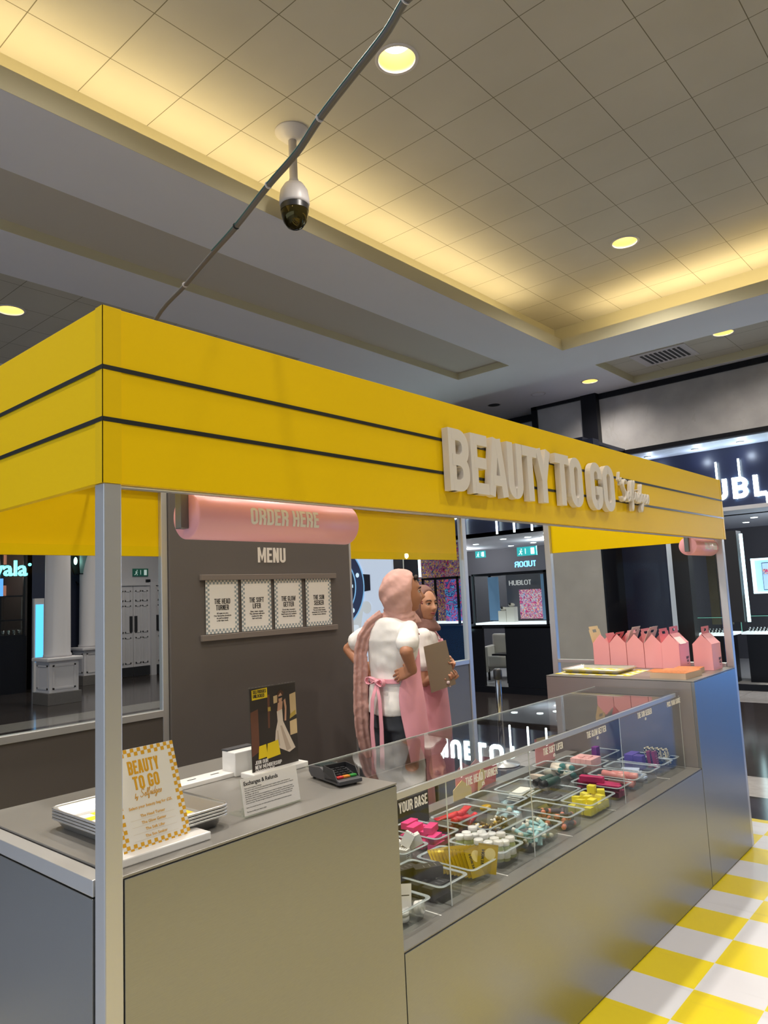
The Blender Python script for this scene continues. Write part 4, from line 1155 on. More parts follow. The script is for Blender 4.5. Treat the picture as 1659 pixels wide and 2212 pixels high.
# N : yellow cartons
pan(2.435, .165, 'h', 'clear pan of small lemon yellow cartons')
c = carton('yellow_carton', (236, 220, 52), .034, .034, .034, 'small lemon yellow cube carton', 'lemon yellow cartons')
k = 0
for i in range(5):
    for j in range(3):
        for q in range(2 if (i + j) % 2 else 1):
            o = c if k == 0 else item_copy(c, (0, 0, 0)); k += 1
            o.location = (2.355 + i * .038, .125 + j * .038, zb + q * .027); o.rotation_euler = (pr(-.1, .1) * q, pr(-.15, .15) * q, pr(-.15, .15))
for (x, y, z, r_) in ((2.495, .175, .058, .1), (2.515, .140, .040, .5)):
    item_copy(c, (x, y, zb + z), (0, 0, r_))
# O : cream sachets
pan(2.698, .510, 'h', 'clear pan of cream paper sachets leaning like files')
c = carton('cream_sachet', (222, 208, 192), .085, .0022, .085, 'cream paper sachet leaning in the rear pan', 'cream sachets', 'sachet')
for i in range(9):
    o = c if i == 0 else item_copy(c, (0, 0, 0)); o.location = (2.60 + i * .016, .50, zb + .004); o.rotation_euler = (radians(-25 - 3 * i), 0, radians(75))
# Q : cream and teal bottles
pan(2.905, .560, 'v', 'clear pan of cream bottles with teal collars')
t = tubey('lotion_bottle', (226, 218, 202), (40, 120, 120), .017, .115, 'cream lotion bottle with a teal collar', 'cream bottles with teal collars', 'bottle', .18)
for i, (x, y, dz, rz) in enumerate([(2.88, .50, 0, 1.2), (2.92, .54, 0, .9), (2.90, .60, 0, 1.3), (2.86, .55, .030, .9), (2.91, .50, .034, .7), (2.93, .58, .03, 1.0)]):
    o = t if i == 0 else item_copy(t, (0, 0, 0)); o.location = (x, y, zb + .017 + dz); o.rotation_euler = (0, pr(-.2, .2), rz)
# P : magenta cartons
pan(2.705, .228, 'v', 'clear pan of long magenta cartons')
c = carton('magenta_carton', (206, 28, 98), .036, .115, .026, 'long magenta carton lying in the front row pan', 'magenta cartons')
for i, (x, y, dz, rz) in enumerate([(2.685, .18, 0, 0), (2.725, .18, 0, .02), (2.685, .29, 0, 0), (2.725, .29, 0, .1), (2.69, .18, .027, .05), (2.725, .20, .027, -.1), (2.695, .27, .054, .15), (2.72, .30, .027, .1)]):
    o = c if i == 0 else item_copy(c, (0, 0, 0)); o.location = (x, y, zb + dz); o.rotation_euler = (0, 0, rz)
# R : salmon rolls
pan(2.892, .228, 'v', 'clear pan of salmon pink cylinders')
t = tubey('body_stick', (232, 142, 134), (236, 160, 150), .0175, .13, 'long salmon pink cylinder', 'salmon pink cylinders', 'tube', .3)
for i, (x, y, dz, rz) in enumerate([(2.875, .20, 0, 1.5), (2.912, .21, 0, 1.6), (2.88, .24, .032, 1.35), (2.90, .19, .034, 1.7), (2.91, .28, .0, 1.5)]):
    o = t if i == 0 else item_copy(t, (0, 0, 0)); o.location = (x, y, zb + .018 + dz); o.rotation_euler = (0, 0, rz)
# S : pale blue packets
pan(3.075, .228, 'v', 'clear pan of pale blue packets')
c = carton('pale_blue_packet', (196, 208, 232), .06, .09, .010, 'flat pale blue packet', 'pale blue packets', 'packet')
for i in range(6):
    o = c if i == 0 else item_copy(c, (0, 0, 0)); o.location = (3.07 + .006 * (i % 2), .20 + .012 * i, zb + .011 * (i % 4)); o.rotation_euler = (0, 0, .1 * i)
# pale pink block cartons behind
pan(3.072, .512, 'v', 'clear pan of pale pink cartons in the rear row')
c = carton('pale_pink_carton', (238, 180, 178), .03, .03, .07, 'pale pink upright carton', 'pale pink cartons')
k = 0
for i in range(4):
    for j in range(4):
        o = c if k == 0 else item_copy(c, (0, 0, 0)); k += 1; o.location = (3.025 + i * .031, .44 + j * .031, zb + .008 + .003 * ((i * j) % 3))
# T : purple and maroon cartons
pan(3.255, .228, 'v', 'clear pan of violet and maroon cartons')
c = carton('violet_carton', (96, 72, 156), .050, .05, .072, 'violet carton standing in the far front pan', 'violet cartons')
for i, (x, y) in enumerate([(3.235, .30), (3.285, .30), (3.225, .245)]):
    o = c if i == 0 else item_copy(c, (0, 0, 0)); o.location = (x, y, zb + .012)
c = carton('maroon_carton', (140, 30, 60), .060, .018, .085, 'maroon flat carton leaning in the violet pan', 'maroon cartons', printed=mat('rose_print', (214, 120, 130), .5))
for i, (x, y, r_) in enumerate([(3.285, .175, (-.15, .1, .15)), (3.28, .205, (-.1, .1, .2))]):
    o = c if i == 0 else item_copy(c, (0, 0, 0)); o.location = (x, y, zb + .014); o.rotation_euler = r_
# U : leopard print pouches
pan(3.388, .228, 'v', 'narrow looking clear pan of patterned pouches at the far end', wscale=.55)
lm, nt, b_ = new_mat('animal_print')
vo = nt.nodes.new('ShaderNodeTexVoronoi'); vo.inputs['Scale'].default_value = 90
tc = nt.nodes.new('ShaderNodeTexCoord'); nt.links.new(tc.outputs['Object'], vo.inputs['Vector'])
nt.links.new(mix_col(nt, math_node(nt, 'GREATER_THAN', vo.outputs['Distance'], .45), rgb(40, 34, 30), rgb(222, 208, 160)), b_.inputs['Base Color'])
o0 = tag(B(lm).box(-.028, -.009, 0, .028, .009, .085).build('patterned_pouch', base=(0, 0, 0), bevel=.004), 'black and cream animal print pouch', 'pouch', 'animal print pouches')
for i in range(5):
    o = o0 if i == 0 else item_copy(o0, (0, 0, 0)); o.location = (3.388, .15 + i * .026, zb + .012); o.rotation_euler = (radians(-10), 0, pr(-.1, .1))
# V : back pan with purple box
pan(3.300, .520, 'h', 'nearly empty clear pan with a single purple box, far back')
c = carton('purple_carton', (120, 40, 120), .045, .03, .065, 'single purple box standing in the far back pan', None); c.location = (3.27, .52, zb + .03)
# folded pink carton blanks standing behind the case
def blank(name, pts, loc, rz, m_, label, group=None):
    mb = B(m_); mb.prism(pts, (0, 0, 0), (1, 0, 0), (0, 0, 1), (0, 1, 0), .002)
    o = mb.build(name, base=(0, 0, 0)); o.location = loc; o.rotation_euler = (0, 0, rz); return tag(o, label, 'folded box', group)
cream = mat('cream_board_inside', (236, 214, 160), .5)
deep = mat('deep_pink_board', (214, 122, 128), .5)
bs = tag(B('steel_top').box(.93, .721, ZS - .03, 3.44, .80, .652).build('rear_ledge', dc), None, None)
blank('folded_carton', [(0, 0), (.24, 0), (.24, .12), (.19, .155), (.13, .13), (.07, .16), (0, .12)], (2.20, .740, .653), .02, 'pink', 'large pink folded carton behind the red tube pan', None)
blank('folded_carton', [(0, 0), (.14, 0), (.14, .04), (.07, .085), (0, .05)], (2.16, .728, .653), -.06, cream, 'cream side of a folded carton leaning behind the red tube pan', None)
blank('folded_carton', [(0, 0), (.17, 0), (.19, .08), (.13, .13), (.05, .15), (-.02, .07)], (2.42, .752, .653), .08, deep, 'deep pink folded carton behind the nearly empty pan', None)
blank('folded_carton', [(0, 0), (.06, .02), (.10, .08), (.05, .11), (.01, .06)], (2.36, .724, .653), .1, cream, 'small cream flap sticking up behind the nearly empty pan', None)
blank('folded_carton', [(0, 0), (.24, 0), (.24, .13), (0, .15)], (2.97, .740, .653), .05, 'pink', 'pink folded carton standing behind the cream sachets', None)
blank('folded_carton', [(0, 0), (.24, 0), (.24, .015), (0, .035)], (2.97, .726, .775), .05, cream, 'cream strip of card across the pink folded carton', None)

# ------------------------------------------------------------------ collect counter goods
def gable_box(x0, y0, x1, y1, label, state, rot=0.0, group='pink gable boxes'):
    """pink gable gift box; its gabled end looks towards -x"""
    cx_, cy_ = (x0 + x1) / 2, (y0 + y1) / 2
    t = thing('gift_box', (cx_, cy_, ZC), label, 'gift box', group)
    w2, d2, h1, h2 = (y1 - y0) / 2, (x1 - x0) / 2, .160, .222
    def P(x, y, z): return Vector((cx_ + x, cy_ + y, ZC + z))
    mb = B('pink')
    e = .0012
    for sx in (-1, 1):
        top = [(w2, 0), (w2, h1), (0, h2), (-w2, h1), (-w2, 0)]
        mb.prism([(a, b2) for a, b2 in top], P(sx * d2 - (e if sx > 0 else 0), 0, 0), (0, 1, 0), (0, 0, 1), (1, 0, 0), e)
    for sy in (-1, 1): mb.box(cx_ - d2, cy_ + sy * w2 - e / 2, ZC, cx_ + d2, cy_ + sy * w2 + e / 2, ZC + h1)
    mb.box(cx_ - d2, cy_ - w2, ZC, cx_ + d2, cy_ + w2, ZC + e)
    mb.build('box_body', t)
    def flap(nm, a0, ang, sy, m_, withhole, ln=.075, inset=.0):
        """roof flap hinged on the long top edge of side sy; ang = 0 closed roof slope .. bigger leans outwards"""
        base_ang = math.atan2(h2 - h1, w2)
        a = base_ang + ang
        dirv = Vector((0, -sy * cos(a), sin(a)))
        o1 = P(-d2 + inset, sy * w2, h1)
        mb2 = B(m_)
        Lx = 2 * d2 - 2 * inset
        nrm = Vector((0, sin(a) * sy, cos(a)))
        if withhole:
            hx0, hx1, hv0, hv1 = Lx * .33, Lx * .67, ln * .62, ln * .80
            for (p, q, r_, s_) in ((0, 0, Lx, hv0), (0, hv0, hx0, hv1), (hx1, hv0, Lx, hv1), (Lx * .08, hv1, Lx * .92, ln)):
                mb2.prism([(p, q), (r_, q), (r_, s_), (p, s_)], o1, (1, 0, 0), dirv, nrm, e)
        else:
            mb2.prism([(0, 0), (Lx, 0), (Lx * .9, ln), (Lx * .1, ln)], o1, (1, 0, 0), dirv, nrm, e)
        mb2.build(nm, t)
    sl = math.hypot(w2, h2 - h1)
    if state == 'closed':
        flap('lid_flap', 0, 0, 1, 'pink', False, sl); flap('lid_flap', 0, 0, -1, 'pink', False, sl)
        mb3 = B(deep)
        for (a, b2, c2, d3) in ((-d2 * .8, 0, d2 * .8, .014), (-d2 * .8, .014, -d2 * .25, .032), (d2 * .25, .014, d2 * .8, .032), (-d2 * .8, .032, d2 * .8, .045)):
            mb3.box(cx_ + a, cy_ - .001, ZC + h2 + b2, cx_ + c2, cy_ + .001, ZC + h2 + d3)
        mb3.build('handle', t)
    elif state == 'ajar':
        flap('lid_flap', 0, .15, 1, deep, True, .085); flap('lid_flap', 0, .9, -1, 'pink', True, .085)
    elif state == 'open_cream':
        flap('lid_flap', 0, 1.0, 1, cream, True, .115); flap('lid_flap', 0, .35, -1, deep, False, .07)
    elif state == 'open_pink':
        flap('lid_flap', 0, .55, 1, deep, True, .09); flap('lid_flap', 0, 1.2, -1, cream, False, .05)
    elif state == 'open_white':
        flap('lid_flap', 0, .35, 1, 'white', True, .115); flap('lid_flap', 0, .6, -1, deep, True, .095)
    if rot: t.rotation_euler = (0, 0, rot)
    return t
gb = [('pink gift box with a cream flap thrown open, leftmost of the row', 'open_cream'), ('pink gift box with deep pink flap leaning left, second in the row', 'ajar'),
      ('pink gift box with a white handled flap raised, third in the row', 'open_white'), ('pink gift box with wide cream flap raised, fourth in the row', 'open_white')]
yy = .857
for i, (lb, st) in enumerate(gb):
    gable_box(4.035, yy - .118, 4.20, yy - .002, lb, st); yy -= .120
t = gable_box(4.02, .262, 4.20, .376, 'closed pink gift box with a white receipt on its roof, fifth in the row', 'closed')
mb = B('white'); w2 = .057
mb.prism([(0, 0), (.11, 0), (.11, .058), (0, .058)], (4.04, .262 - .004, ZC + .156), (1, 0, 0), Vector((0, w2, .062)).normalized(), Vector((0, -.062, w2)).normalized(), .001); mb.build('receipt', t)
t2 = gable_box(4.0, .055, 4.17, .170, 'pink gift box standing alone at the corner beside the post', 'closed')
for (q, xx, ya) in ((t, 4.02, .262), (t2, 4.0, .055)):
    mb = B('ink'); f = front((xx + .115, ya - .0007, ZC + .055))
    put_text(mb, 'BEAUTY', f, 0, .016, width=.048, depth=.0003, t=.18); put_text(mb, 'TO GO', front((xx + .120, ya - .0007, ZC + .034)), 0, .016, width=.036, depth=.0003, t=.18)
    mb.box(xx + .125, ya - .001, ZC + .024, xx + .150, ya - .0007, ZC + .026); mb.build('print', q, fixn=False)
t_, _ = sheet_tray(3.755, .690, ZC + .004, 0, .30, .40, .022, 'aluminium sheet tray on yellow checked paper on the collect counter', None)
checked_paper('tray_liner', 3.64, .53, 3.88, .85, ZC + .004 + .0045, 'yellow checked liner inside the tray on the collect counter', 6, 8)
checked_paper('paper_sheets', 3.56, .42, 3.92, .91, ZC + .0005, 'yellow checked paper sheets under the tray on the collect counter', 8, 11, .05)
pm = mat('orange_collage_print', (222, 132, 74), .5, noise=.5, nscale=60)
page = mat('page_edges', (206, 178, 150), .7)
for (x0, y0, x1, y1, h_, lb, rz) in ((3.53, .055, 3.765, .265, .034, 'thick stack of orange patterned leaflets at the counter edge', -.05), (3.79, .085, 3.94, .235, .030, 'smaller stack of orange leaflets behind the thick stack', .1), (3.80, .26, 3.95, .40, .008, 'thin pile of orange leaflets in front of the pink boxes', .05)):
    t = thing('leaflet_stack', ((x0 + x1) / 2, (y0 + y1) / 2, ZC), lb, 'leaflets', 'leaflet stacks')
    B(page).box(x0, y0, ZC, x1, y1, ZC + h_ * .95).build('pages', t); B(pm).box(x0, y0, ZC + h_ * .95, x1, y1, ZC + h_).build('cover', t)
    t.rotation_euler = (0, 0, rz)

# ================================================================== PEOPLE
M['skin'] = mat('skin_warm_brown', (176, 122, 92), .5, noise=.05, nscale=30)
M['skin2'] = mat('skin_light_brown', (186, 134, 104), .5, noise=.05, nscale=30)
M['shirt'] = mat('white_cotton', (240, 236, 232), .85, bump=.3, bscale=300)
M['apron'] = mat('pink_cotton_apron', (242, 170, 184), .85, bump=.3, bscale=300)
M['scarf'] = mat('dusty_pink_chiffon', (206, 160, 150), .75, noise=.05, nscale=14, bump=.25, bscale=250)
M['scarf2'] = mat('mauve_brown_scarf', (128, 92, 84), .75, noise=.06, nscale=14)
M['jeans'] = mat('charcoal_denim', (66, 70, 78), .85, noise=.25, nscale=9, bump=.4, bscale=500)
M['gold'] = mat('gold_bangle', (222, 176, 82), .25, metal=1.0)
M['eye'] = mat('eye_white', (196, 186, 178), .35)
M['iris'] = mat('dark_iris', (30, 20, 16), .1)
M['lips'] = mat('rose_lips', (160, 78, 76), .4)
M['brow'] = mat('dark_brow', (42, 28, 24), .7)
def ering(c, f, l, hw, hd, n=22, p=2.0, up=None):
    c = Vector(c); out = []
    for i in range(n):
        a = 2 * pi * i / n
        ca, sa = cos(a), sin(a)
        x = math.copysign(abs(ca) ** (2 / p), ca); y = math.copysign(abs(sa) ** (2 / p), sa)
        out.append(c + l * (x * hw) + f * (y * hd))
    return out
def remeshed(mb, name, parent, vox, smooth=4, disp=0.0, dscale=.12, seed=0):
    o = mb.build(name, parent)
    r = o.modifiers.new('remesh', 'REMESH'); r.mode = 'VOXEL'; r.voxel_size = vox; r.use_smooth_shade = True
    if smooth:
        s_ = o.modifiers.new('smooth', 'SMOOTH'); s_.iterations = smooth; s_.factor = .5
    if disp:
        tx = bpy.data.textures.new(name + '_folds%d' % seed, 'CLOUDS'); tx.noise_scale = dscale; tx.noise_depth = 1
        d = o.modifiers.new('folds', 'DISPLACE'); d.texture = tx; d.strength = disp; d.mid_level = .5; d.texture_coords = 'LOCAL'
    return o
def head_mesh(mb, c, f, l, u, s=1.0):
    """head displaced from an ellipsoid; c is the head's centre"""
    n, h = 56, 44
    vs = []; fs = []
    for j in range(h + 1):
        t = pi * j / h
        for i in range(n):
            a = 2 * pi * i / n
            x = .074 * sin(t) * cos(a); y = .094 * sin(t) * sin(a); z = .116 * cos(t)
            if z < 0:
                k = 1 - .26 * (-z / .116) ** 1.6; x *= k
                if y < 0: y *= 1 - .25 * (-z / .116)
            if y > 0:
                g = lambda cx_, cz_, wx, wz: math.exp(-(((abs(x) - cx_) / wx) ** 2 + ((z - cz_) / wz) ** 2))
                y -= .006 * g(.0, .0, .05, .05)
                y += .022 * g(0, -.020, .0125, .014) + .014 * g(0, .000, .010, .022)
                y += .006 * g(.012, -.024, .008, .008)
                y -= .011 * g(.031, .014, .017, .013)
                y += .005 * g(.028, .036, .022, .009)
                y += .007 * g(.040, -.018, .018, .020)
                y += .009 * g(0, -.050, .022, .011) - .004 * g(0, -.0505, .024, .0025)
                y -= .004 * g(0, -.066, .02, .006)
                y += .009 * g(0, -.086, .020, .014)
            vs.append(c + (l * x + f * y + u * z) * s)
    for j in range(h):
        for i in range(n):
            i2 = (i + 1) % n
            fs.append((j * n + i, (j + 1) * n + i, (j + 1) * n + i2, j * n + i2))
    sm_ = mb.smooth; mb.smooth = True; mb.add(vs, fs); mb.smooth = sm_
def face_parts(t, c, f, l, u, s=1.0, body=None):
    def P(x, y, z): return c + (l * x + f * y + u * z) * s
    for sx in (-1, 1):
        e = B('eye').ball(P(sx * .031, .0690, .012), .0125 * s, 16).build('eye', t)
        B('iris').ball(P(sx * .031, .0762, .0115), .0070 * s, 12).build('iris', e)
        B('brow').tube([P(sx * .014, .0875, .030), P(sx * .028, .088, .036), P(sx * .044, .078, .034), P(sx * .052, .070, .028)], [.0022 * s, .0032 * s, .0026 * s, .001 * s], 6).build('eyebrow', t)
        B('brow').tube([P(sx * .018, .0815, .013), P(sx * .031, .0838, .0195), P(sx * .046, .074, .015)], [.0012 * s, .0018 * s, .001 * s], 6).build('eyelash', t)
        B(M['skin'] if body == 'skin' else M['skin2']).tube([P(sx * .016, .0805, .0165), P(sx * .031, .0835, .0235), P(sx * .047, .073, .018)], .0030 * s, 6).build('eyelid', t)
    mb = B('lips')
    mb.tube([P(-.023, .083, -.0505), P(-.010, .0945, -.0465), P(0, .0955, -.0480), P(.010, .0945, -.0465), P(.023, .083, -.0505)], [.0008 * s, .0036 * s, .0030 * s, .0036 * s, .0008 * s], 8)
    mb.tube([P(-.021, .083, -.0525), P(0, .0945, -.0575), P(.021, .083, -.0525)], [.001 * s, .0050 * s, .001 * s], 8)
    mb.build('lips', t)
def hand(mb, wrist, d, nrm, side, curl=.5, s=1.0, thumb=.6, spreadf=.06, tcurl=.3):
    """palm and five fingers: d towards the fingers, nrm out of the palm, side towards the thumb"""
    wrist = Vector(wrist); d = Vector(d).normalized(); nrm = (Vector(nrm) - d * Vector(nrm).dot(d)).normalized()
    sd = d.cross(nrm).normalized()
    if sd.dot(Vector(side)) < 0: sd = -sd
    rings = []
    for q, hw, hd in ((-.01, .024, .019), (.02, .030, .017), (.055, .038, .015), (.085, .039, .012), (.092, .034, .009)):
        rings.append(ering(wrist + d * q * s, nrm, sd, hw * s, hd * s, 16, 2.6))
    mb.loft(rings)
    fl = [(.028, .070, .0086), (.0095, .079, .0088), (-.0095, .073, .0084), (-.027, .058, .0074)]
    for k, (o_s, ln, r) in enumerate(fl):
        p = wrist + (d * (.080 - .004 * abs(k - 1)) + sd * o_s) * s
        dd = (d + sd * (1.5 - k) * spreadf).normalized()
        pts = [p - dd * .02 * s, p]
        ang = curl * (.55 + .08 * k)
        for seg, fr_ in enumerate((.46, .30, .24)):
            ax = dd.cross(nrm).normalized()
            dd = (Matrix.Rotation(ang, 3, ax) @ dd).normalized()
            pts.append(pts[-1] + dd * ln * fr_ * s)
            ang = curl * .85
        mb.tube(pts, [r * s, r * s, r * .95 * s, r * .88 * s, r * .72 * s], 10)
        mb.ball(pts[-1], r * .72 * s, 10)
    p = wrist + (d * .018 + sd * .024) * s
    dd = (d * .75 + sd * thumb + nrm * .25).normalized(); pts = [p - dd * .012 * s, p, p + dd * .038 * s]
    for q in (.030, .024):
        dd = (dd + (nrm * .55 + d * .5 - sd * .2) * tcurl).normalized(); pts.append(pts[-1] + dd * q * s)
    mb.tube(pts, [.013 * s, .014 * s, .0115 * s, .0098 * s, .0078 * s], 10); mb.ball(pts[-1], .0078 * s, 10)
def limb(mb, pts, rs, n=14):
    """smooth tapered limb through joints"""
    P = [Vector(p) for p in pts]; out = []; rr_ = []
    for i in range(len(P) - 1):
        for k in range(6):
            q = k / 6; out.append(P[i].lerp(P[i + 1], q)); rr_.append(rs[i] * (1 - q) + rs[i + 1] * q)
    out.append(P[-1]); rr_.append(rs[-1])
    mb.tube(out, rr_, n)
    for p, r in zip(P, rs): mb.ball(p, r * .99, 14)
def ribbon(mb, pts, wv, width, thick=.004, wavy=0.0, nw=8):
    """cloth strip following pts, across direction(s) wv"""
    P = [Vector(p) for p in pts]; n = len(P); rows = []
    for k, p in enumerate(P):
        t = (P[min(k + 1, n - 1)] - P[max(k - 1, 0)]).normalized()
        w_ = Vector(wv[k] if isinstance(wv, list) else wv); w_ = (w_ - t * w_.dot(t)).normalized(); nn = t.cross(w_)
        wd = width[k] if isinstance(width, (list, tuple)) else width
        row = []
        for side in (1, -1):
            for i in (range(nw + 1) if side == 1 else range(nw, -1, -1)):
                q = i / nw - .5
                row.append(p + w_ * q * wd + nn * (thick * side / 2 + wavy * sin(q * 17 + k * .35)))
        rows.append(row)
    mb.loft(rows)
def normz(v): return Vector(v).normalized()

# ---------------- woman 1 : white T-shirt, back turned, hands on her waist
W1 = thing('person', (2.50, 1.36, .05), 'woman seen from behind in white T-shirt and dusty pink headscarf, hands on waist', 'person', 'kiosk staff')
f = normz((.97, -.22, 0)); l = normz((.22, .97, 0)); u = Vector((0, 0, 1))
hc = Vector((2.494, 1.246, 1.655)); hf = normz((.74, -.67, .01)); hl = normz((.67, .74, 0)); hu = hf.cross(hl) * 1.0
if hu.z < 0: hu = -hu
body = B('skin')
ax = lambda z, o=0.0: Vector((2.462 + (1.45 - z) * .055, 1.335 + (1.45 - z) * .03, z)) + f * o
torso = [(.93, .150, .105, -.005), (1.00, .165, .115, -.01), (1.10, .150, .10, 0), (1.20, .130, .088, 0), (1.30, .145, .095, .005), (1.40, .165, .100, .005), (1.46, .170, .085, 0), (1.50, .120, .068, -.005), (1.53, .060, .055, 0)]
body.loft([ering(ax(z, o), f, l, hw, hd, 24, 2.3) for z, hw, hd, o in torso])
limb(body, [Vector((2.462, 1.322, 1.50)), Vector((2.470, 1.295, 1.58)), hc - hu * .04], [.052, .048, .05])
head_mesh(body, hc, hf, hl, hu, 1.03)
shN = ax(1.455) - l * .165; elN = Vector((2.305, 1.100, 1.345)); wrN = Vector((2.366, 1.112, 1.242))
shF = ax(1.455) + l * .165; elF = Vector((2.470, 1.690, 1.340)); wrF = Vector((2.420, 1.540, 1.240))
limb(body, [shN, (shN + elN) / 2, elN, wrN], [.050, .044, .037, .026]); limb(body, [shF, (shF + elF) / 2, elF, wrF], [.050, .044, .037, .026])
hand(body, wrN, (-.11, .94, -.28), (.80, .15, -.35), (.1, .3, .9), curl=.22, s=.98, thumb=.5)
hand(body, wrF, (-.05, -.9, -.2), (.7, -.1, -.35), (.1, -.3, .9), curl=.22, s=.98, thumb=.5)
for s_, o_ in ((-1, .02), (1, -.02)):
    hip = ax(.97) + l * .085 * s_; kn = Vector((2.50, 1.37, .54)) + l * .095 * s_ + f * (o_ + .01); an = Vector((2.50, 1.38, .13)) + l * .10 * s_ + f * o_
    limb(body, [hip, kn, an], [.080, .058, .042]); body.ball(an + f * .05 - u * .045, (.05, .05, .034), 14)
remeshed(body, 'body', W1, .0042, 3)
face_parts(W1, hc, hf, hl, hu, 1.03, 'skin')
# T-shirt
ts = B('shirt')
sh = [(.985, .178, .132, -.005), (1.02, .180, .134, -.005), (1.08, .172, .126, 0), (1.16, .160, .116, 0), (1.22, .160, .114, .0), (1.30, .172, .118, 0), (1.40, .186, .120, .0), (1.46, .184, .102, -.002), (1.505, .130, .082, -.008), (1.525, .085, .068, -.006)]
ts.loft([ering(ax(z, o), f, l, hw, hd, 28, 2.3) for z, hw, hd, o in sh])
for s_, el in ((shN, elN), (shF, elF)):
    d_ = (el - s_); limb(ts, [s_, s_ + d_ * .35, s_ + d_ * .66], [.0575, .058, .062])
remeshed(ts, 'tshirt', W1, .006, 3, .016, .10, 1)
# jeans
jn = B('jeans')
jn.loft([ering(ax(z, -.005), f, l, hw, hd, 24, 2.3) for z, hw, hd in ((.90, .165, .125), (.98, .172, .128), (1.05, .158, .112))])
for s_, o_ in ((-1, .02), (1, -.02)):
    hip = ax(.93) + l * .085 * s_; kn = Vector((2.50, 1.37, .54)) + l * .095 * s_ + f * (o_ + .01); an = Vector((2.50, 1.38, .15)) + l * .10 * s_ + f * o_
    limb(jn, [hip, kn, an], [.098, .078, .064])
remeshed(jn, 'jeans', W1, .008, 3, .014, .08, 2)
for s_, o_ in ((-1, .02), (1, -.02)):
    an = Vector((2.50, 1.38, .05)) + l * .10 * s_ + f * o_
    mb = B('white'); mb.loft([ering(an + f * .045 + u * z, f, l, hw, hd, 20, 2.4) for z, hw, hd in ((0, .048, .135), (.03, .049, .136), (.055, .044, .12), (.085, .036, .075))]); mb.build('shoe', W1)
# apron wrapping round the front
def apron(t, axf, f, l, rows, m_='apron', nm='apron', nseg=26, seed=3, fold=.006):
    mb = B(m_); mb.smooth = True
    vs = []; fs = []
    for z, hw, hd, a0, a1 in rows:
        for i in range(nseg + 1):
            a = radians(a0 + (a1 - a0) * i / nseg)      # 90 = straight ahead
            wv = 1 + fold * 3 * sin(a * 9 + z * 5) * max(0, (1.2 - z))
            vs.append(axf(z) + l * cos(a) * hw * wv + f * sin(a) * hd * wv)
    n = nseg + 1
    for j in range(len(rows) - 1):
        for i in range(nseg): fs.append((j * n + i, j * n + i + 1, (j + 1) * n + i + 1, (j + 1) * n + i))
    mb.add(vs, fs); o = mb.build(nm, t)
    so = o.modifiers.new('thick', 'SOLIDIFY'); so.thickness = .004; so.offset = 1
    sb = o.modifiers.new('sub', 'SUBSURF'); sb.levels = 1; sb.render_levels = 1
    return o
apron(W1, ax, f, l, [(1.42, .150, .135, 55, 125), (1.34, .175, .140, 35, 145), (1.25, .180, .138, 5, 175), (1.19, .176, .132, -32, 212), (1.10, .186, .145, -40, 218), (1.0, .196, .155, -36, 216), (.85, .200, .165, -26, 206), (.70, .205, .172, -20, 200), (.55, .210, .18, -15, 195), (.47, .212, .182, -12, 192)])
mb = B('apron')
for s_ in (-1, 1):
    ribbon(mb, [ax(1.42) + l * .09 * s_ + f * .125, ax(1.48) + l * .085 * s_ + f * .075, ax(1.525) + l * .075 * s_ + f * .0, ax(1.52) + l * .05 * s_ - f * .06], l, .03, .004)
mb.build('neck_strap', W1)
back = lambda z, a, e=0.0: ax(z) + l * cos(radians(a)) * (.172 + e) + f * sin(radians(a)) * (.126 + e)
mb = B('apron'); ribbon(mb, [back(1.175, a) for a in range(215, 330, 8)], u, .026, .004); mb.build('waist_tie', W1)
kn_ = back(1.172, 262, .018)
bow = B('apron'); bow.ball(kn_, .016, 12)
lw = normz(l - f * .3)
for s_, dz in ((1, .008), (-1, -.004)):
    loop = [kn_ + lw * s_ * .052 * sin(pi * q / 8) ** .8 * (1 if q <= 8 else 1) + lw * s_ * .02 * (q / 8 if q < 4 else (8 - q) / 8) + u * (.020 * sin(2 * pi * q / 8) + dz) - f * (.012 * sin(pi * q / 8)) for q in range(9)]
    ribbon(bow, loop, -f, .024, .004)
for s_, x, zend in ((1, .012, .66), (-1, -.014, .70)):
    ribbon(bow, [kn_, kn_ + lw * x * 2 - u * .10 - f * .012, kn_ + lw * (x * 2.6 + .01) - u * .25 - f * .006, kn_ + lw * (x * 2.2 + .014) - u * .40, Vector((kn_.x, kn_.y, zend)) + lw * (x * 2.4 + .02)], lw, [.018, .026, .028, .03, .032], .004, .002)
bow.build('bow', W1)
# headscarf
sc = B('scarf')
n, h = 48, 32; vs = []; fs = []
hcc = hc - hf * .022 + hu * .008
for j in range(h + 1):
    t = pi * j / h
    for i in range(n):
        a = 2 * pi * i / n
        x = .107 * sin(t) * cos(a); y = .128 * sin(t) * sin(a); z = .141 * cos(t)
        if z < -.02: x *= 1 - .10 * (-z - .02) / .1
        y = min(y, .042 + .26 * z if z > 0 else .042 - .10 * z)
        k = .0035 * sin(a * 5 + z * 60) * (1 if y < .05 else 0)
        vs.append(hcc + hl * (x + k) + hf * (y + k) + hu * z)
for j in range(h):
    for i in range(n): fs.append((j * n + i, (j + 1) * n + i, (j + 1) * n + (i + 1) % n, j * n + (i + 1) % n))
sc.smooth = True; sc.add(vs, fs)
sc.loft([ering(Vector((2.468 + .012 * k, 1.300 - .006 * k, 1.575 - .022 * k)) + hf * (.008 + .001 * k), hf, hl, hw, hd, 26, 2.2) for k, (hw, hd) in enumerate([(.074, .082), (.078, .088), (.084, .092), (.092, .092), (.086, .085)])])
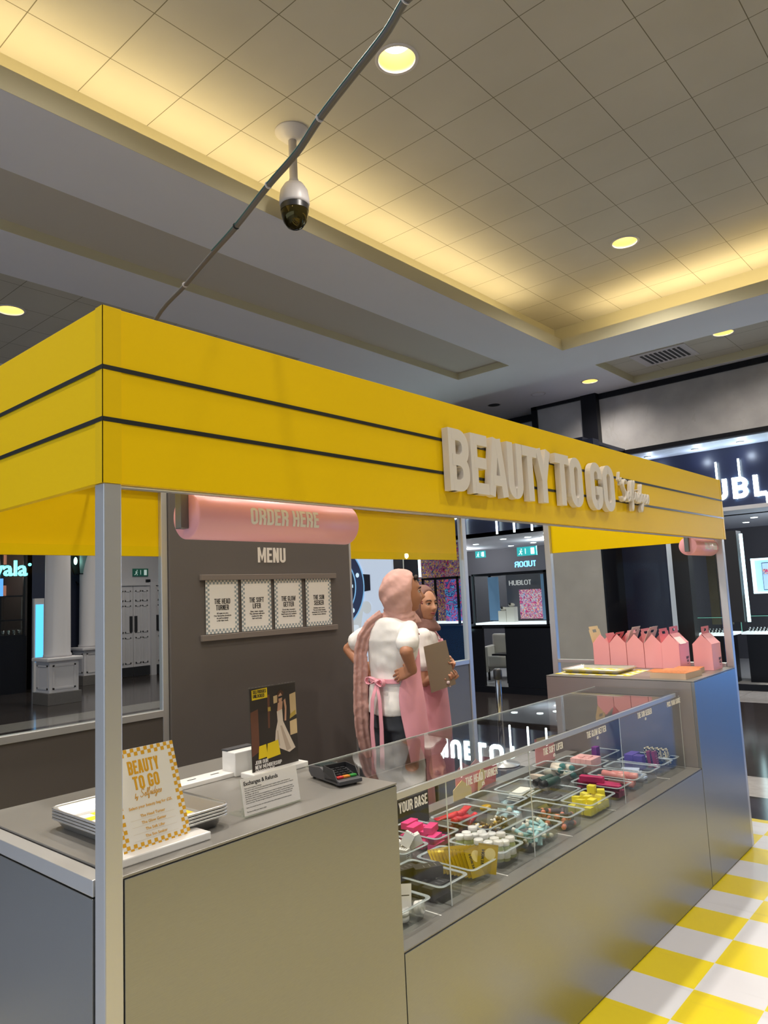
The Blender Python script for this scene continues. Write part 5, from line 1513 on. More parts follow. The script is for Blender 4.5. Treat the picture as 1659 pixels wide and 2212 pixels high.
ribbon(sc, [hc - hu * .115 + hf * .045, hc - hu * .135 + hf * .040 - hl * .05, Vector((2.43, 1.22, 1.50)), Vector((2.41, 1.32, 1.51)), Vector((2.40, 1.42, 1.50))], u, [.05, .07, .085, .09, .09], .012, .004)
remeshed(sc, 'headscarf', W1, .0055, 4, .010, .05, 4)
tl = B('scarf')
ribbon(tl, [Vector((2.41, 1.34, 1.53)), Vector((2.372, 1.40, 1.49)), Vector((2.348, 1.450, 1.42)), Vector((2.352, 1.482, 1.33)), Vector((2.362, 1.497, 1.22)), Vector((2.368, 1.512, 1.10)), Vector((2.378, 1.520, .98)), Vector((2.398, 1.528, .86)), Vector((2.425, 1.528, .765)), Vector((2.438, 1.530, .72))],
       [Vector((.66, -.75, 0))] * 10, [.10, .085, .075, .078, .085, .088, .090, .092, .080, .030], .012, .007, 16)
to = remeshed(tl, 'scarf_tail', W1, .005, 3, .008, .04, 5)
ud = B('brow').tube([hc + hf * .060 + hu * .088 - hl * .05, hc + hf * .070 + hu * .098, hc + hf * .060 + hu * .088 + hl * .05], .012, 8); ud.build('under_cap', W1)

# ---------------- woman 2 : facing the front, clipboard in hand
W2 = thing('person', (3.16, 1.70, .05), 'woman in pink apron and dark mauve headscarf holding a taupe clipboard, behind the other', 'person', 'kiosk staff')
f2 = normz((.62, -.78, 0)); l2 = normz((.78, .62, 0))
hc2 = Vector((3.120, 1.600, 1.575)); h2f = normz((-.18, -.98, -.02)); h2l = normz((.98, -.18, 0)); h2u = h2f.cross(h2l)
if h2u.z < 0: h2u = -h2u
ax2 = lambda z, o=0.0: Vector((3.150 + (1.4 - z) * .03, 1.650 + (1.4 - z) * .04, z)) + f2 * o
b2 = B('skin2')
b2.loft([ering(ax2(z, o), f2, l2, hw, hd, 24, 2.3) for z, hw, hd, o in [(.88, .145, .105, 0), (.95, .160, .115, 0), (1.05, .145, .10, 0), (1.14, .13, .09, 0), (1.24, .145, .098, 0), (1.33, .155, .098, 0), (1.38, .160, .082, 0), (1.42, .110, .065, 0), (1.45, .06, .052, 0)]])
limb(b2, [ax2(1.42), Vector((3.125, 1.625, 1.49)), hc2 - h2u * .04], [.050, .047, .05])
head_mesh(b2, hc2, h2f, h2l, h2u, 1.0)
sR = ax2(1.375) - l2 * .155; sL = ax2(1.375) + l2 * .155
eR = Vector((3.000, 1.540, 1.09)); wR = Vector((3.062, 1.390, 1.150)); eL = Vector((3.30, 1.62, 1.08)); wL = Vector((3.105, 1.415, 1.105))
limb(b2, [sR, (sR + eR) / 2, eR, wR], [.048, .042, .036, .025]); limb(b2, [sL, (sL + eL) / 2, eL, wL], [.048, .042, .036, .025])
hand(b2, wR, (.0, -.55, .85), (-.85, .4, .2), (-.3, .3, .9), curl=1.25, s=.95, thumb=.35, tcurl=.2)
hand(b2, wL, (-.35, -.62, .05), (-.3, .3, .8), (-.6, .2, .6), curl=.95, s=.95, thumb=.5)
for s_ in (-1, 1):
    hip = ax2(.92) + l2 * .08 * s_; kn = ax2(.52) + l2 * .09 * s_; an = ax2(.13) + l2 * .09 * s_
    limb(b2, [hip, kn, an], [.078, .056, .042]); b2.ball(an + f2 * .05 - u * .045, (.05, .05, .034), 14)
remeshed(b2, 'body', W2, .0042, 3)
face_parts(W2, hc2, h2f, h2l, h2u, 1.0, 'skin2')
t2s = B('shirt')
t2s.loft([ering(ax2(z, 0), f2, l2, hw, hd, 28, 2.3) for z, hw, hd in [(.93, .172, .125), (1.0, .165, .12), (1.12, .152, .11), (1.24, .165, .116), (1.33, .174, .115), (1.385, .172, .098), (1.425, .12, .078), (1.44, .085, .065)]])
for s_, el in ((sR, eR), (sL, eL)):
    d_ = el - s_; limb(t2s, [s_, s_ + d_ * .3, s_ + d_ * .6], [.060, .062, .064])
remeshed(t2s, 'tshirt', W2, .007, 3, .012, .1, 6)
j2 = B('plastic_black')
j2.loft([ering(ax2(z, 0), f2, l2, hw, hd, 24, 2.3) for z, hw, hd in ((.84, .158, .12), (.93, .165, .122), (1.0, .150, .108))])
for s_ in (-1, 1): limb(j2, [ax2(.88) + l2 * .08 * s_, ax2(.52) + l2 * .09 * s_, ax2(.14) + l2 * .09 * s_], [.092, .072, .06])
remeshed(j2, 'trousers', W2, .009, 3)
for s_ in (-1, 1):
    an = ax2(.05) + l2 * .09 * s_; mb = B('shop_black'); mb.loft([ering(Vector((an.x, an.y, .05 + z)) + f2 * .045, f2, l2, hw, hd, 20, 2.4) for z, hw, hd in ((0, .046, .13), (.03, .047, .13), (.055, .042, .115), (.085, .036, .07))]); mb.build('shoe', W2)
apron(W2, ax2, f2, l2, [(1.35, .135, .130, 50, 130), (1.28, .170, .142, 25, 155), (1.20, .180, .146, 0, 180), (1.13, .172, .135, -25, 205), (1.0, .188, .150, -25, 205), (.8, .196, .165, -20, 200), (.6, .205, .175, -15, 195), (.46, .208, .178, -12, 192)])
mb = B('apron')
for s_ in (-1, 1): ribbon(mb, [ax2(1.35) + l2 * .085 * s_ + f2 * .120, ax2(1.40) + l2 * .085 * s_ + f2 * .085, ax2(1.44) + l2 * .075 * s_, ax2(1.44) + l2 * .05 * s_ - f2 * .06], l2, .03, .004)
mb.build('neck_strap', W2)
sc = B('scarf2'); sc.smooth = True; vs = []; fs = []
hcc = hc2 - h2f * .022 + h2u * .010
for j in range(h + 1):
    t = pi * j / h
    for i in range(n):
        a = 2 * pi * i / n
        x = .094 * sin(t) * cos(a); y = .112 * sin(t) * sin(a); z = .130 * cos(t)
        rim_ = max(0, 1 - (x / .09) ** 2)
        y = min(y, .060 + .15 * max(z, 0) + .0 * rim_ - .25 * max(0, -z - .06))
        vs.append(hcc + h2l * x + h2f * y + h2u * z)
for j in range(h):
    for i in range(n): fs.append((j * n + i, (j + 1) * n + i, (j + 1) * n + (i + 1) % n, j * n + (i + 1) % n))
sc.add(vs, fs)
sc.loft([ering(Vector((3.123 + .006 * k, 1.615 + .003 * k, 1.487 - .020 * k)) + h2f * (.004 + .006 * k), h2f, h2l, hw, hd, 26, 2.2) for k, (hw, hd) in enumerate([(.064, .070), (.072, .078), (.082, .084), (.092, .088), (.086, .08)])])
ribbon(sc, [hc2 - h2u * .112 + h2f * .03 - h2l * .06, hc2 - h2u * .135 + h2f * .065, hc2 - h2u * .118 + h2f * .03 + h2l * .06], u, .045, .012, .003)
remeshed(sc, 'headscarf', W2, .0055, 4, .008, .05, 7)
for r_ in (0, .012):
    c_ = wR - normz((.0, -.55, .85)) * (.012 + r_); rg_ = [c_ + (normz((1, 0, 0)) * cos(a) + normz((0, .85, .55)) * sin(a)) * .031 for a in [2 * pi * i / 24 for i in range(25)]]
    B('gold').tube(rg_, .0032, 8, caps=False).build('bangle', W2)
# clipboard and wrap
q0, q1, q2, q3 = Vector((2.889, 1.443, 1.322)), Vector((2.996, 1.346, 1.356)), Vector((3.054, 1.328, 1.076)), Vector((2.938, 1.438, 1.031))
off = Vector((-.75, -.65, 0)) * -.010
nn = (q1 - q0).cross(q3 - q0).normalized() * .004
mb = B(mat('taupe_board', (136, 122, 102), .35)); mb.add([q0, q1, q2, q3, q0 + nn, q1 + nn, q2 + nn, q3 + nn], [(0, 1, 2, 3), (7, 6, 5, 4), (0, 4, 5, 1), (1, 5, 6, 2), (2, 6, 7, 3), (3, 7, 4, 0)])
ob = mb.build('clipboard', base=tuple(q3)); tag(ob, "taupe clipboard wrapped in clear film held against the apron", 'clipboard')
pw = mat('clear_film', (214, 196, 196), .12, spec=1.0)
mb = B(pw); mb.smooth = True
for k in range(7):
    c_ = Vector((3.035 + pr(-.025, .025), 1.37 + pr(-.015, .015), 1.085 + pr(-.03, .03)))
    mb.ball(c_, (pr(.010, .018), pr(.008, .014), pr(.010, .022)), 7)
tag(mb.build('crumpled_film', base=(3.04, 1.37, 1.09)), 'crumpled clear plastic film in the second woman\'s lower hand', 'plastic film')

# ================================================================== SHOP FRONT BEYOND THE KIOSK
BX, RX, SX = 9.6, 11.2, 12.0
grey_in = mat('shop_interior_grey', (78, 76, 80), .7)
white_c = mat('shop_ceiling_white', (206, 206, 210), .8)
can_m = mat('canopy_underside', (190, 196, 214), .5)
wfloor = mat('shop_floor_white', (198, 196, 194), .25, noise=.04, nscale=3)
# upper marble fascia with black trims
m = B('marble')
m.box(RX, -9.5, 3.93, RX + 1.4, 3.86, 4.93); m.box(RX - .08, 4.10, 2.7, RX + .3, 5.03, 4.98); m.box(RX + .25, 5.10, 2.7, RX + .6, 10.2, 4.88)
struct(m, 'wall_right', 'veined grey marble fascia above the watch shop')
m = B('shop_black')
m.box(RX - .03, -9.5, 4.90, RX + .02, 3.86, 4.995); m.box(RX - .03, -9.5, 3.86, RX + 1.4, 3.86, 3.93); m.box(RX - .14, 3.84, 2.7, RX + .3, 4.12, 5.0)
m.box(RX - .12, 4.10, 4.94, RX + .3, 5.10, 5.0); m.box(RX - .12, 5.01, 2.7, RX + .3, 5.12, 5.0); m.box(RX + .2, 5.1, 4.84, RX + .6, 10.2, 4.97)
struct(m, 'trim_4', 'black metal trims framing the marble fascia')
m = B(can_m); m.box(RX + .02, -9.5, 3.84, SX + .1, 3.86, 3.858); struct(m, 'trim_5', 'pale underside of the shop canopy')
m = B('navy'); m.box(SX, -9.5, 2.72, SX + .2, 3.86, 3.86); m.box(BX, 3.28, 2.585, BX + .2, 10.2, 3.9); m.box(BX, 3.45, 3.9, 11.4, 10.2, 3.95)
struct(m, 'wall_right', 'dark navy sign band of the watch shop')
def sign_letters(x, y_right_edge_start, zb_, hh, pitch, label, sticks):
    t = thing('shop_sign', (x - .03, y_right_edge_start, zb_), label, 'sign')
    W = {'H': .68, 'U': .68, 'B': .68, 'L': .52, 'O': .86, 'T': .66}
    y = y_right_edge_start
    for ch in 'HUBLOT':
        mb = B('led'); put_glyph(mb, ch, west((x - .005, y, zb_)), 0, hh, W[ch], .2, .03)
        mb.build('letter', t, fixn=False); y -= W[ch] * hh + pitch
    for (yy_, z0, z1) in sticks:
        B('led').tube([(x - .06, yy_, z0), (x - .06, yy_, z1)], .016, 8).build('light_stick', t)
sign_letters(SX, 2.66, 2.977, .345, .085, 'large lit white letters of the watch shop at the right edge beyond the yellow canopy', [(2.236, 3.30, 3.615), (1.885, 3.30, 3.62), (1.515, 2.75, 3.02), (.9, 3.2, 3.6), (.4, 2.8, 3.3), (-.1, 3.0, 3.5)])
sign_letters(BX, 6.55, 2.930, .30, .075, 'lit white shop letters on the projecting bay, half hidden by the canopy', [(6.42, 2.70, 3.25), (6.05, 3.0, 3.5), (5.72, 2.585, 3.35), (5.05, 2.59, 3.4), (4.72, 2.59, 3.3), (4.395, 2.585, 3.1)])
for i, (y, e_) in enumerate([(3.25, 4), (2.45, 4), (1.75, 4), (.6, 4), (-1, 4), (-3, 4), (-5, 4)]):
    t = thing('canopy_spotlight', (RX + .45, y, 3.84), 'small bright spotlight under the canopy above the lit shop letters at the right' if i else 'bright spotlight under the canopy just above the yellow fascia edge', 'spotlight', 'canopy spotlights')
    B('cam_white').lathe([(.06, 0), (.06, -.012), (.045, -.014)], (RX + .45, y, 3.84), n=16, caps=False).build('trim_ring', t); B('led_soft').cyl((RX + .45, y, 3.826), .045, .004).build('lens', t)
    l_ = bpy.data.lights.new('canopy_beam', 'POINT'); l_.energy = e_; l_.color = (.72, .84, 1.0); l_.shadow_soft_size = .05
    lo = bpy.data.objects.new('canopy_beam', l_); COL.objects.link(lo); lo.parent = t; lo.location = (.1, 0, -.16)
# ----- bay interior
m = B(white_c); m.box(BX, 3.45, 2.585, 14.5, 10.2, 2.64); m.box(RX, -9.5, 2.72, 15.5, 3.45, 2.78); struct(m, 'ceiling', 'pale ceiling inside the watch shop')
m = B(grey_in); m.box(13.2, 3.3, 0, 13.4, 10.2, 2.585); m.box(15.4, -9.5, 0, 15.6, 3.45, 2.72); m.box(10.4, 3.45, 0, 15.6, 3.5, 2.72); m.box(BX + .1, 10.1, 0, 13.4, 10.2, 2.585)
struct(m, 'wall_back', 'dark grey back walls inside the watch shop')
m = B(wfloor); m.box(BX + .02, 3.5, 0.0, 14.5, 10.2, .06); m.box(RX + .02, -9.5, 0, 15.5, 3.45, .06); struct(m, 'floor', 'pale stone floor inside the watch shop')
m = B('shop_black'); m.box(BX - .04, 3.45, 0, BX + .02, 7.4, .10); m.box(RX - .04, -9.5, 0, RX + .02, 2.95, .09); struct(m, 'baseboard_right', 'black plinth along the shop front')
for (x, y, e_) in ((11.6, 5.2, 60), (12.2, 7.6, 40), (12.6, .6, 80), (13.2, -2.5, 80), (13.2, -6, 60)):
    pl_ = bpy.data.lights.new('shop_ceiling_light', 'POINT'); pl_.energy = e_; pl_.color = (.90, .95, 1.0); pl_.shadow_soft_size = .06
    po_ = bpy.data.objects.new('shop_ceiling_light', pl_); COL.objects.link(po_); po_.location = (x, y, 2.50 if y > 3.5 else 2.62)
pl_mesh = None
for i, (x, y) in enumerate([(10.6, 5.6), (10.7, 5.15), (11.0, 5.0), (11.6, 5.3), (12.2, 5.9), (12.0, 5.2), (10.2, 4.5), (11.2, 6.6), (10.5, 7.1), (12.5, 6.6), (13.0, 2.0), (13.3, 1.7), (12.9, 1.1), (14, 2.4)]):
    z = 2.585 if y > 3.5 else 2.72
    if pl_mesh is None:
        o = B('led').cyl((x, y, z - .006), .055, .005, n=16).build('recessed_spotlight', base=(x, y, z)); pl_mesh = o.data
    else:
        o = bpy.data.objects.new('recessed_spotlight', pl_mesh); COL.objects.link(o); o.location = (x, y, z)
    tag(o, 'small round white spotlight in the ceiling inside the watch shop', 'spotlight', 'recessed spotlights inside the watch shop')
M['pier'] = marble('grey_marble_lightened', (172, 165, 158), (212, 204, 196), (190, 184, 176))  # same marble as the fascia, lightened to make up for weak light
# marble pier and dark panels between bay and entrance
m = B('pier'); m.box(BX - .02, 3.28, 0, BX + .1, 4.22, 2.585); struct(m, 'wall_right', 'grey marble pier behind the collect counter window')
m = B('shop_black'); m.box(BX - .03, 3.25, 0, BX + .1, 3.28, 2.7); m.box(BX + .1, 3.27, 0, 10.3, 3.32, 2.7); m.box(10.36, 3.0, 0, RX, 3.05, 2.7); struct(m, 'trim_6', 'black return beside the marble pier')
tag(B('navy').box(10.3, 2.60, .0, 10.36, 3.27, 2.72).build('shop_hoarding', base=(10.3, 2.9, 0)), 'tall navy panel between the marble pier and the shop entrance', 'wall panel')
tag(B(emis('pale_strip', (190, 195, 205), .55)).box(RX - .02, 2.80, .9, RX + .04, 2.94, 2.7).build('strip_light', base=(RX, 2.87, .9)), 'narrow pale lit strip right of the navy panel', 'light')
tag(B('shop_dark').box(RX - .08, 2.55, .0, RX + .12, 2.80, 2.72).build('pillar', base=(RX, 2.7, 0)), 'charcoal pillar left of the hanging COLLECT HERE drum', 'pillar')
tag(B('shop_dark').box(RX - .1, 1.80, 1.02, RX + .15, 2.03, 2.40).build('pillar', base=(RX, 1.9, 1)), 'charcoal hanging pillar just right of the kiosk post', 'pillar')
gs = mat('bronze_panel', (84, 78, 62), .4, noise=.35, nscale=4)
for i, y in enumerate((2.42, 2.24)):
    tag(B(gs).box(RX + .6, y - .07, .95, RX + .66, y + .07, 2.6).build('mirror_panel', base=(RX + .6, y, 1)), ['bronze toned vertical panel under the COLLECT HERE drum', 'second bronze vertical panel, nearer the kiosk post'][i], 'panel')
# LED strips
for (x, y0, z0, z1, lb) in ((RX - .02, 1.755, 1.02, 2.35, 'vertical white light strip beside the charcoal hanging pillar'), (BX - .03, 5.725, 1.0, 2.40, 'vertical white light strip on the shop bay behind the kiosk gap'), (BX + .05, 6.80, 1.97, 2.5, 'bright white light strip above the headscarves')):
    tag(B('led_soft').box(x - .02, y0 - .022, z0, x, y0 + .022, z1).build('light_strip', base=(x, y0, z0)), lb, 'light')
# window display case in the bay
def frame_case(name, x, y0, y1, z0, z1, dpt, label, cat='display case', s=.035):
    t = thing(name, (x, (y0 + y1) / 2, z0), label, cat)
    mb = B('shop_black')
    for xx in (x, x + dpt - s):
        mb.box(xx, y0, z1 - s, xx + s, y1, z1); mb.box(xx, y0, z0 - .03, xx + s, y1, z0 - .002)
        for yy_ in (y0, y1 - s): mb.box(xx, yy_, z0 - .03, xx + s, yy_ + s, z1)
    for yy_ in (y0, y1 - s): mb.box(x, yy_, z1 - s, x + dpt, yy_ + s, z1)
    mb.build('frame', t)
    B(emis('lit_shelf', (225, 235, 240), .9)).box(x + .0, y0 + s, z0, x + dpt, y1 - s, z0 + .03).build('lit_shelf', t)
    B('glass').box(x + .01, y0 + s, z0 + .03, x + .014, y1 - s, z1 - s).build('pane', t)
    return t
frame_case('display_case', BX + .05, 4.28, 5.69, 1.10, 1.955, .55, 'black framed window display case with a white lit shelf behind the kiosk gap')
frame_case('display_case', BX + .05, 5.98, 6.78, 1.13, 1.945, .40, 'black framed case with colourful artwork behind the second woman')
m = B('shop_black'); m.box(BX, 3.9, .10, BX + .05, 5.06, 1.07); m.box(BX, 5.50, .10, BX + .05, 7.42, 1.10); m.box(BX, 3.9, 1.04, BX + .05, 7.42, 1.08); m.box(BX + .6, 4.0, 0.06, BX + .64, 4.6, 1.0)
struct(m, 'wall_right', 'black lower cladding of the shop bay')
for (y, hh, lb) in ((5.22, .19, 'shorter white display block in the window case'), (5.06, .25, 'taller white display block in the window case')):
    tag(B('marble_white').box(9.80, y - .075, 1.131, 9.92, y + .075, 1.131 + hh).build('display_block', base=(9.86, y, 1.13), bevel=.002), lb, 'display block')
    t = thing('watch_cushion', (9.86, y, 1.131 + hh), 'round white watch cushion on the ' + lb.split(' in ')[0], 'watch display')
    B('white').ball((9.86, y, 1.131 + hh + .032), (.05, .058, .032), 14).build('cushion', t); B('shop_dark').lathe([(.02, 0), (.02, .01)], (9.81, y, 1.131 + hh + .05), (-1, 0, 0), 16).build('watch_face', t)
def graffiti(name, scale, sat, estr, seedv=0.0, cols=None):
    m_, nt, b_ = new_mat(name)
    tc = nt.nodes.new('ShaderNodeNewGeometry'); mp = nt.nodes.new('ShaderNodeMapping'); mp.inputs['Location'].default_value = (seedv, seedv, 0)
    nt.links.new(tc.outputs['Position'], mp.inputs['Vector'])
    n1 = nt.nodes.new('ShaderNodeTexNoise'); n1.inputs['Scale'].default_value = scale; n1.inputs['Distortion'].default_value = 2.5; n1.inputs['Detail'].default_value = 3
    nt.links.new(mp.outputs[0], n1.inputs['Vector'])
    cr = nt.nodes.new('ShaderNodeValToRGB'); cr.color_ramp.interpolation = 'CONSTANT'
    cols = cols or [(26, 22, 40), (196, 40, 60), (40, 60, 140), (24, 20, 30), (220, 170, 60), (120, 40, 120), (30, 110, 150), (200, 70, 50), (20, 20, 26)]
    for k, c in enumerate(cols):
        p = .30 + .40 * k / (len(cols) - 1)
        e_ = cr.color_ramp.elements[k] if k < 2 else cr.color_ramp.elements.new(p)
        e_.position = p if k else 0.0; e_.color = rgb(*c)
    nt.links.new(n1.outputs[0], cr.inputs[0]); nt.links.new(cr.outputs[0], b_.inputs['Base Color'])
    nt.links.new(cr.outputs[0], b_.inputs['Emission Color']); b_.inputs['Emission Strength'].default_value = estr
    b_.inputs['Roughness'].default_value = .3
    return m_
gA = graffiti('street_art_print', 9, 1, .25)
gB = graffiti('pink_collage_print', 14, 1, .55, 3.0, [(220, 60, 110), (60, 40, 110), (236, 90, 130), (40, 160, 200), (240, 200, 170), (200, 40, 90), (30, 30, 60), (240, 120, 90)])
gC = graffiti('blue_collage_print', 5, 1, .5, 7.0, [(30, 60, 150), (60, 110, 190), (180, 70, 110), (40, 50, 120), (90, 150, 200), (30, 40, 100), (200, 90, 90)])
tag(B(gA).box(BX + .62, 6.30, 1.0, BX + .66, 7.30, 2.58).build('wall_art', base=(10.2, 6.2, 1)), 'tall multicolour street art panel behind the second woman', 'artwork')
tag(B(gC).box(BX + .28, 6.02, 1.16, BX + .30, 6.44, 1.90).build('poster', base=(9.9, 6.2, 1.2)), 'blue and pink collage poster inside the black framed case', 'poster')
t = thing('lit_screen', (10.35, 4.92, 1.2), 'pink collage picture on a lettered grey board in the shop window', 'screen')
B(gB).box(10.36, 4.74, 1.16, 10.38, 5.20, 1.66).build('picture', t)
B(mat('mid_grey_board', (98, 98, 106), .5)).box(10.38, 4.70, 1.13, 10.41, 5.46, 1.92).build('backing_board', t)
mb = B(emis('grey_letters', (190, 190, 190), .6)); put_text(mb, 'HUBLOT', west((10.375, 5.40, 1.74)), 0, .085, width=.44, depth=.004, t=.14, wd=.62); mb.build('lettering', t, fixn=False)
for (y0, y1, lb) in ((4.30, 4.62, 'pale blue glass screen at the right of the window case'), (5.45, 5.66, 'pale blue glass screen at the left of the window case')):
    tag(B(emis('pale_blue_screen', (80, 110, 140), .5)).box(10.10, y0, 1.15, 10.12, y1, 1.90).build('glass_screen', base=(10.1, y0, 1.15)), lb, 'screen')
# armchairs and table
def armchair(x, y, label, rot):
    t = thing('armchair', (x, y, .06), label, 'armchair', 'cream armchairs in the shop')
    cm = mat('cream_leather%d' % len(bpy.data.materials), (196, 192, 180), .5)
    B(cm).box(x - .30, y - .30, .30, x + .30, y + .30, .50).build('seat', t, bevel=.03)
    B(cm).box(x + .22, y - .34, .22, x + .34, y + .34, .86).build('backrest', t, bevel=.03)
    for s_ in (-1, 1): B(cm).box(x - .28, y + s_ * .34 - .05, .2, x + .30, y + s_ * .34 + .05, .66).build('armrest', t, bevel=.02)
    for sx in (-.24, .26):
        for sy in (-.3, .3): B('shop_black').cyl((x + sx, y + sy, .06), .02, .2).build('leg', t)
    t.rotation_euler = (0, 0, rot)
armchair(10.9, 5.85, 'cream armchair left under the window case', .3)
armchair(10.9, 5.10, 'grey cream armchair right under the window case', -.2)
t = thing('side_table', (10.3, 5.5, .06), 'small black table between the two armchairs', 'table')
B('shop_black').box(10.15, 5.30, .54, 10.5, 5.70, .57).build('table_top', t); B('shop_black').cyl((10.32, 5.5, .06), .025, .48).build('leg', t)
# exit signs, mirrored sign
def exit_sign(x, y, z, w_, h_, label, face='w', e_=1.2, col=(40, 150, 150), dim=False):
    t = thing('exit_sign', (x, y, z), label, 'exit sign')
    f = west((x, y + w_ / 2, z)) if face == 'w' else front((x - w_ / 2, y, z))
    mb = B(emis('exit_green%d' % len(bpy.data.materials), col, e_)); slabf(mb, f, 0, 0, w_, h_, -.03, 0); mb.build('panel', t, fixn=False)
    mb = B(emis('exit_white%d' % len(bpy.data.materials), (220, 240, 235), e_ * 1.2))
    k = h_
    def st(pts, r_): mb.tube([f(p[0] * k, p[1] * k, .004) for p in pts], r_ * k, 5)
    st([(.55, .62), (.45, .40)], .05); st([(.45, .40), (.62, .30), (.60, .12)], .04); st([(.45, .40), (.36, .24), (.22, .20)], .04); st([(.54, .60), (.70, .50)], .03); st([(.54, .60), (.36, .56)], .03)
    mb.ball(tuple(f(.60 * k, .76 * k, .004)), .07 * k, 8)
    slabf(mb, f, w_ * .72, .14 * k, w_ * .90, .84 * k, 0, .004); st([(1.1, .2), (1.1, .8)], .04)
    mb.build('pictogram', t, fixn=False)
exit_sign(12.0, 7.05, 2.36, .24, .14, 'glowing teal exit sign left in the shop beyond the kiosk gap')
exit_sign(11.5, 5.66, 2.30, .42, .17, 'larger glowing teal exit sign at the right in the shop')
t = thing('reflected_sign', (12.6, 6.3, 2.2), 'small blue lettering mirrored in the shop glass under an exit sign', 'sign')
mb = B(emis('blue_letters', (110, 190, 245), 2.0)); put_text(mb, 'TUDOR', planar((12.6, 6.10, 2.13), (0, 1, 0), (0, 0, 1), (-1, 0, 0)), 0, .12, width=.50, depth=.004, t=.16, wd=.6); mb.build('lettering', t, fixn=False)
# big lit watch picture
t = thing('watch_billboard', (BX, 8.7, 0), 'large lit advertising screen of a blue chronograph watch behind the menu wall', 'screen')
WZ = lambda a, b_, d: Vector((BX - .012 - d * .002, 8.95 - a, 1.88 + b_))
bg_ = emis('screen_pale', (176, 186, 206), .9)
B(bg_).box(BX - .01, 7.43, .05, BX + .05, 10.2, 2.58).build('screen_face', t)
def disc(mb, r0, r1, d, a=0, b_=0, n=64):
    vs = []; fs = []
    for i in range(n):
        q = 2 * pi * i / n
        vs += [WZ(a + r0 * cos(q), b_ + r0 * sin(q), d), WZ(a + r1 * cos(q), b_ + r1 * sin(q), d)]
    for i in range(n):
        j = (i + 1) % n; fs.append((2 * i, 2 * i + 1, 2 * j + 1, 2 * j))
    mb.add(vs, fs)
def pol(mb, pts, d): mb.add([WZ(p[0], p[1], d) for p in pts], [tuple(range(len(pts)))])
e1 = lambda n_, c, s_=.8: emis(n_, c, s_)
wb = MB()
wb.use(e1('w_steel', (178, 182, 188), .8)); pol(wb, [(-.7, -.75), (.62, -.75), (.70, -1.12), (-.7, -1.12)], 1); pol(wb, [(.50, -.35), (.80, -.30), (.62, -1.1), (.35, -1.1)], 1); disc(wb, 0, .12, 2, .86, -.42)
wb.use(e1('w_strap', (36, 46, 92), .5)); pol(wb, [(-.7, -1.10), (.45, -1.10), (.40, -1.83), (-.7, -1.83)], 2)
wb.use(e1('w_rib', (64, 84, 150), .5))
for k in range(12): pol(wb, [(-.6 + k * .085, -1.14), (-.575 + k * .085, -1.14), (-.585 + k * .085, -1.83), (-.61 + k * .085, -1.83)], 3)
wb.use(e1('w_bezel', (34, 44, 78), .55)); disc(wb, 0, .80, 4)
wb.use(e1('w_crown', (24, 26, 40), .4)); pol(wb, [(.78, .22), (.98, .20), (.98, -.10), (.78, -.12)], 5)
wb.use(e1('w_ring', (120, 170, 215), .8)); disc(wb, .58, .61, 6); disc(wb, .80, .83, 6)
wb.use(e1('w_dial', (22, 28, 52), .4)); disc(wb, 0, .57, 6)
wb.use(e1('w_mark', (190, 214, 232), 1.0))
for k in range(12):
    q = 2 * pi * k / 12; c_, s_ = cos(q), sin(q)
    pol(wb, [(c_ * .42 - s_ * .03, s_ * .42 + c_ * .03), (c_ * .53 - s_ * .03, s_ * .53 + c_ * .03), (c_ * .53 + s_ * .03, s_ * .53 - c_ * .03), (c_ * .42 + s_ * .03, s_ * .42 - c_ * .03)], 8)
for (a, b_) in ((.22, .05), (-.2, .05), (0, -.24)): disc(wb, .12, .15, 8, a, b_)
for k in range(6):
    q = 2 * pi * k / 6 + .3; disc(wb, 0, .045, 9, .69 * cos(q), .69 * sin(q), 20)
for q, ln in ((1.0, .5), (2.2, .34), (-.9, .42)):
    c_, s_ = cos(q), sin(q); pol(wb, [(-s_ * .02, c_ * .02), (c_ * ln, s_ * ln), (s_ * .02, -c_ * .02)], 10)
wb.build('watch_picture', t, fixn=False)
# jewellery counters in the right hand opening
def jewel_case(x, y0, y1, label):
    t = thing('jewellery_case', (x, (y0 + y1) / 2, .06), label, 'display case', 'glass jewellery cases')
    B('shop_black').box(x, y0 + .06, .06, x + .5, y1 - .06, .80).build('cabinet', t)
    B(emis('lit_shelf_white', (225, 235, 240), .8)).box(x - .05, y0, .80, x + .6, y1, .835).build('lit_shelf', t)
    ge = emis('green_glass_edge', (110, 190, 170), .5)
    gl_ = B('glass').box(x - .04, y0 + .01, .835, x - .035, y1 - .01, 1.08); gl_.box(x - .04, y0 + .01, 1.08, x + .58, y1 - .01, 1.085); gl_.build('pane', t)
    mb = B(ge)
    for yy_ in (y0 + .01, y1 - .01): mb.box(x - .045, yy_ - .004, .835, x - .035, yy_ + .004, 1.085)
    mb.box(x - .045, y0, 1.08, x - .035, y1, 1.088); mb.build('glass_edge', t)
    return t
jewel_case(RX + .15, 2.08, 2.62, 'glass jewellery case left of the far kiosk post')
jewel_case(RX + .5, 1.25, 2.02, 'glass jewellery case seen right of the far kiosk post')
jewel_case(RX + .9, .2, 1.1, 'glass jewellery case at the extreme right of the shop')
silver = mat('silver_jewellery', (205, 205, 210), .15, metal=1.0)
wt = None; k = 0
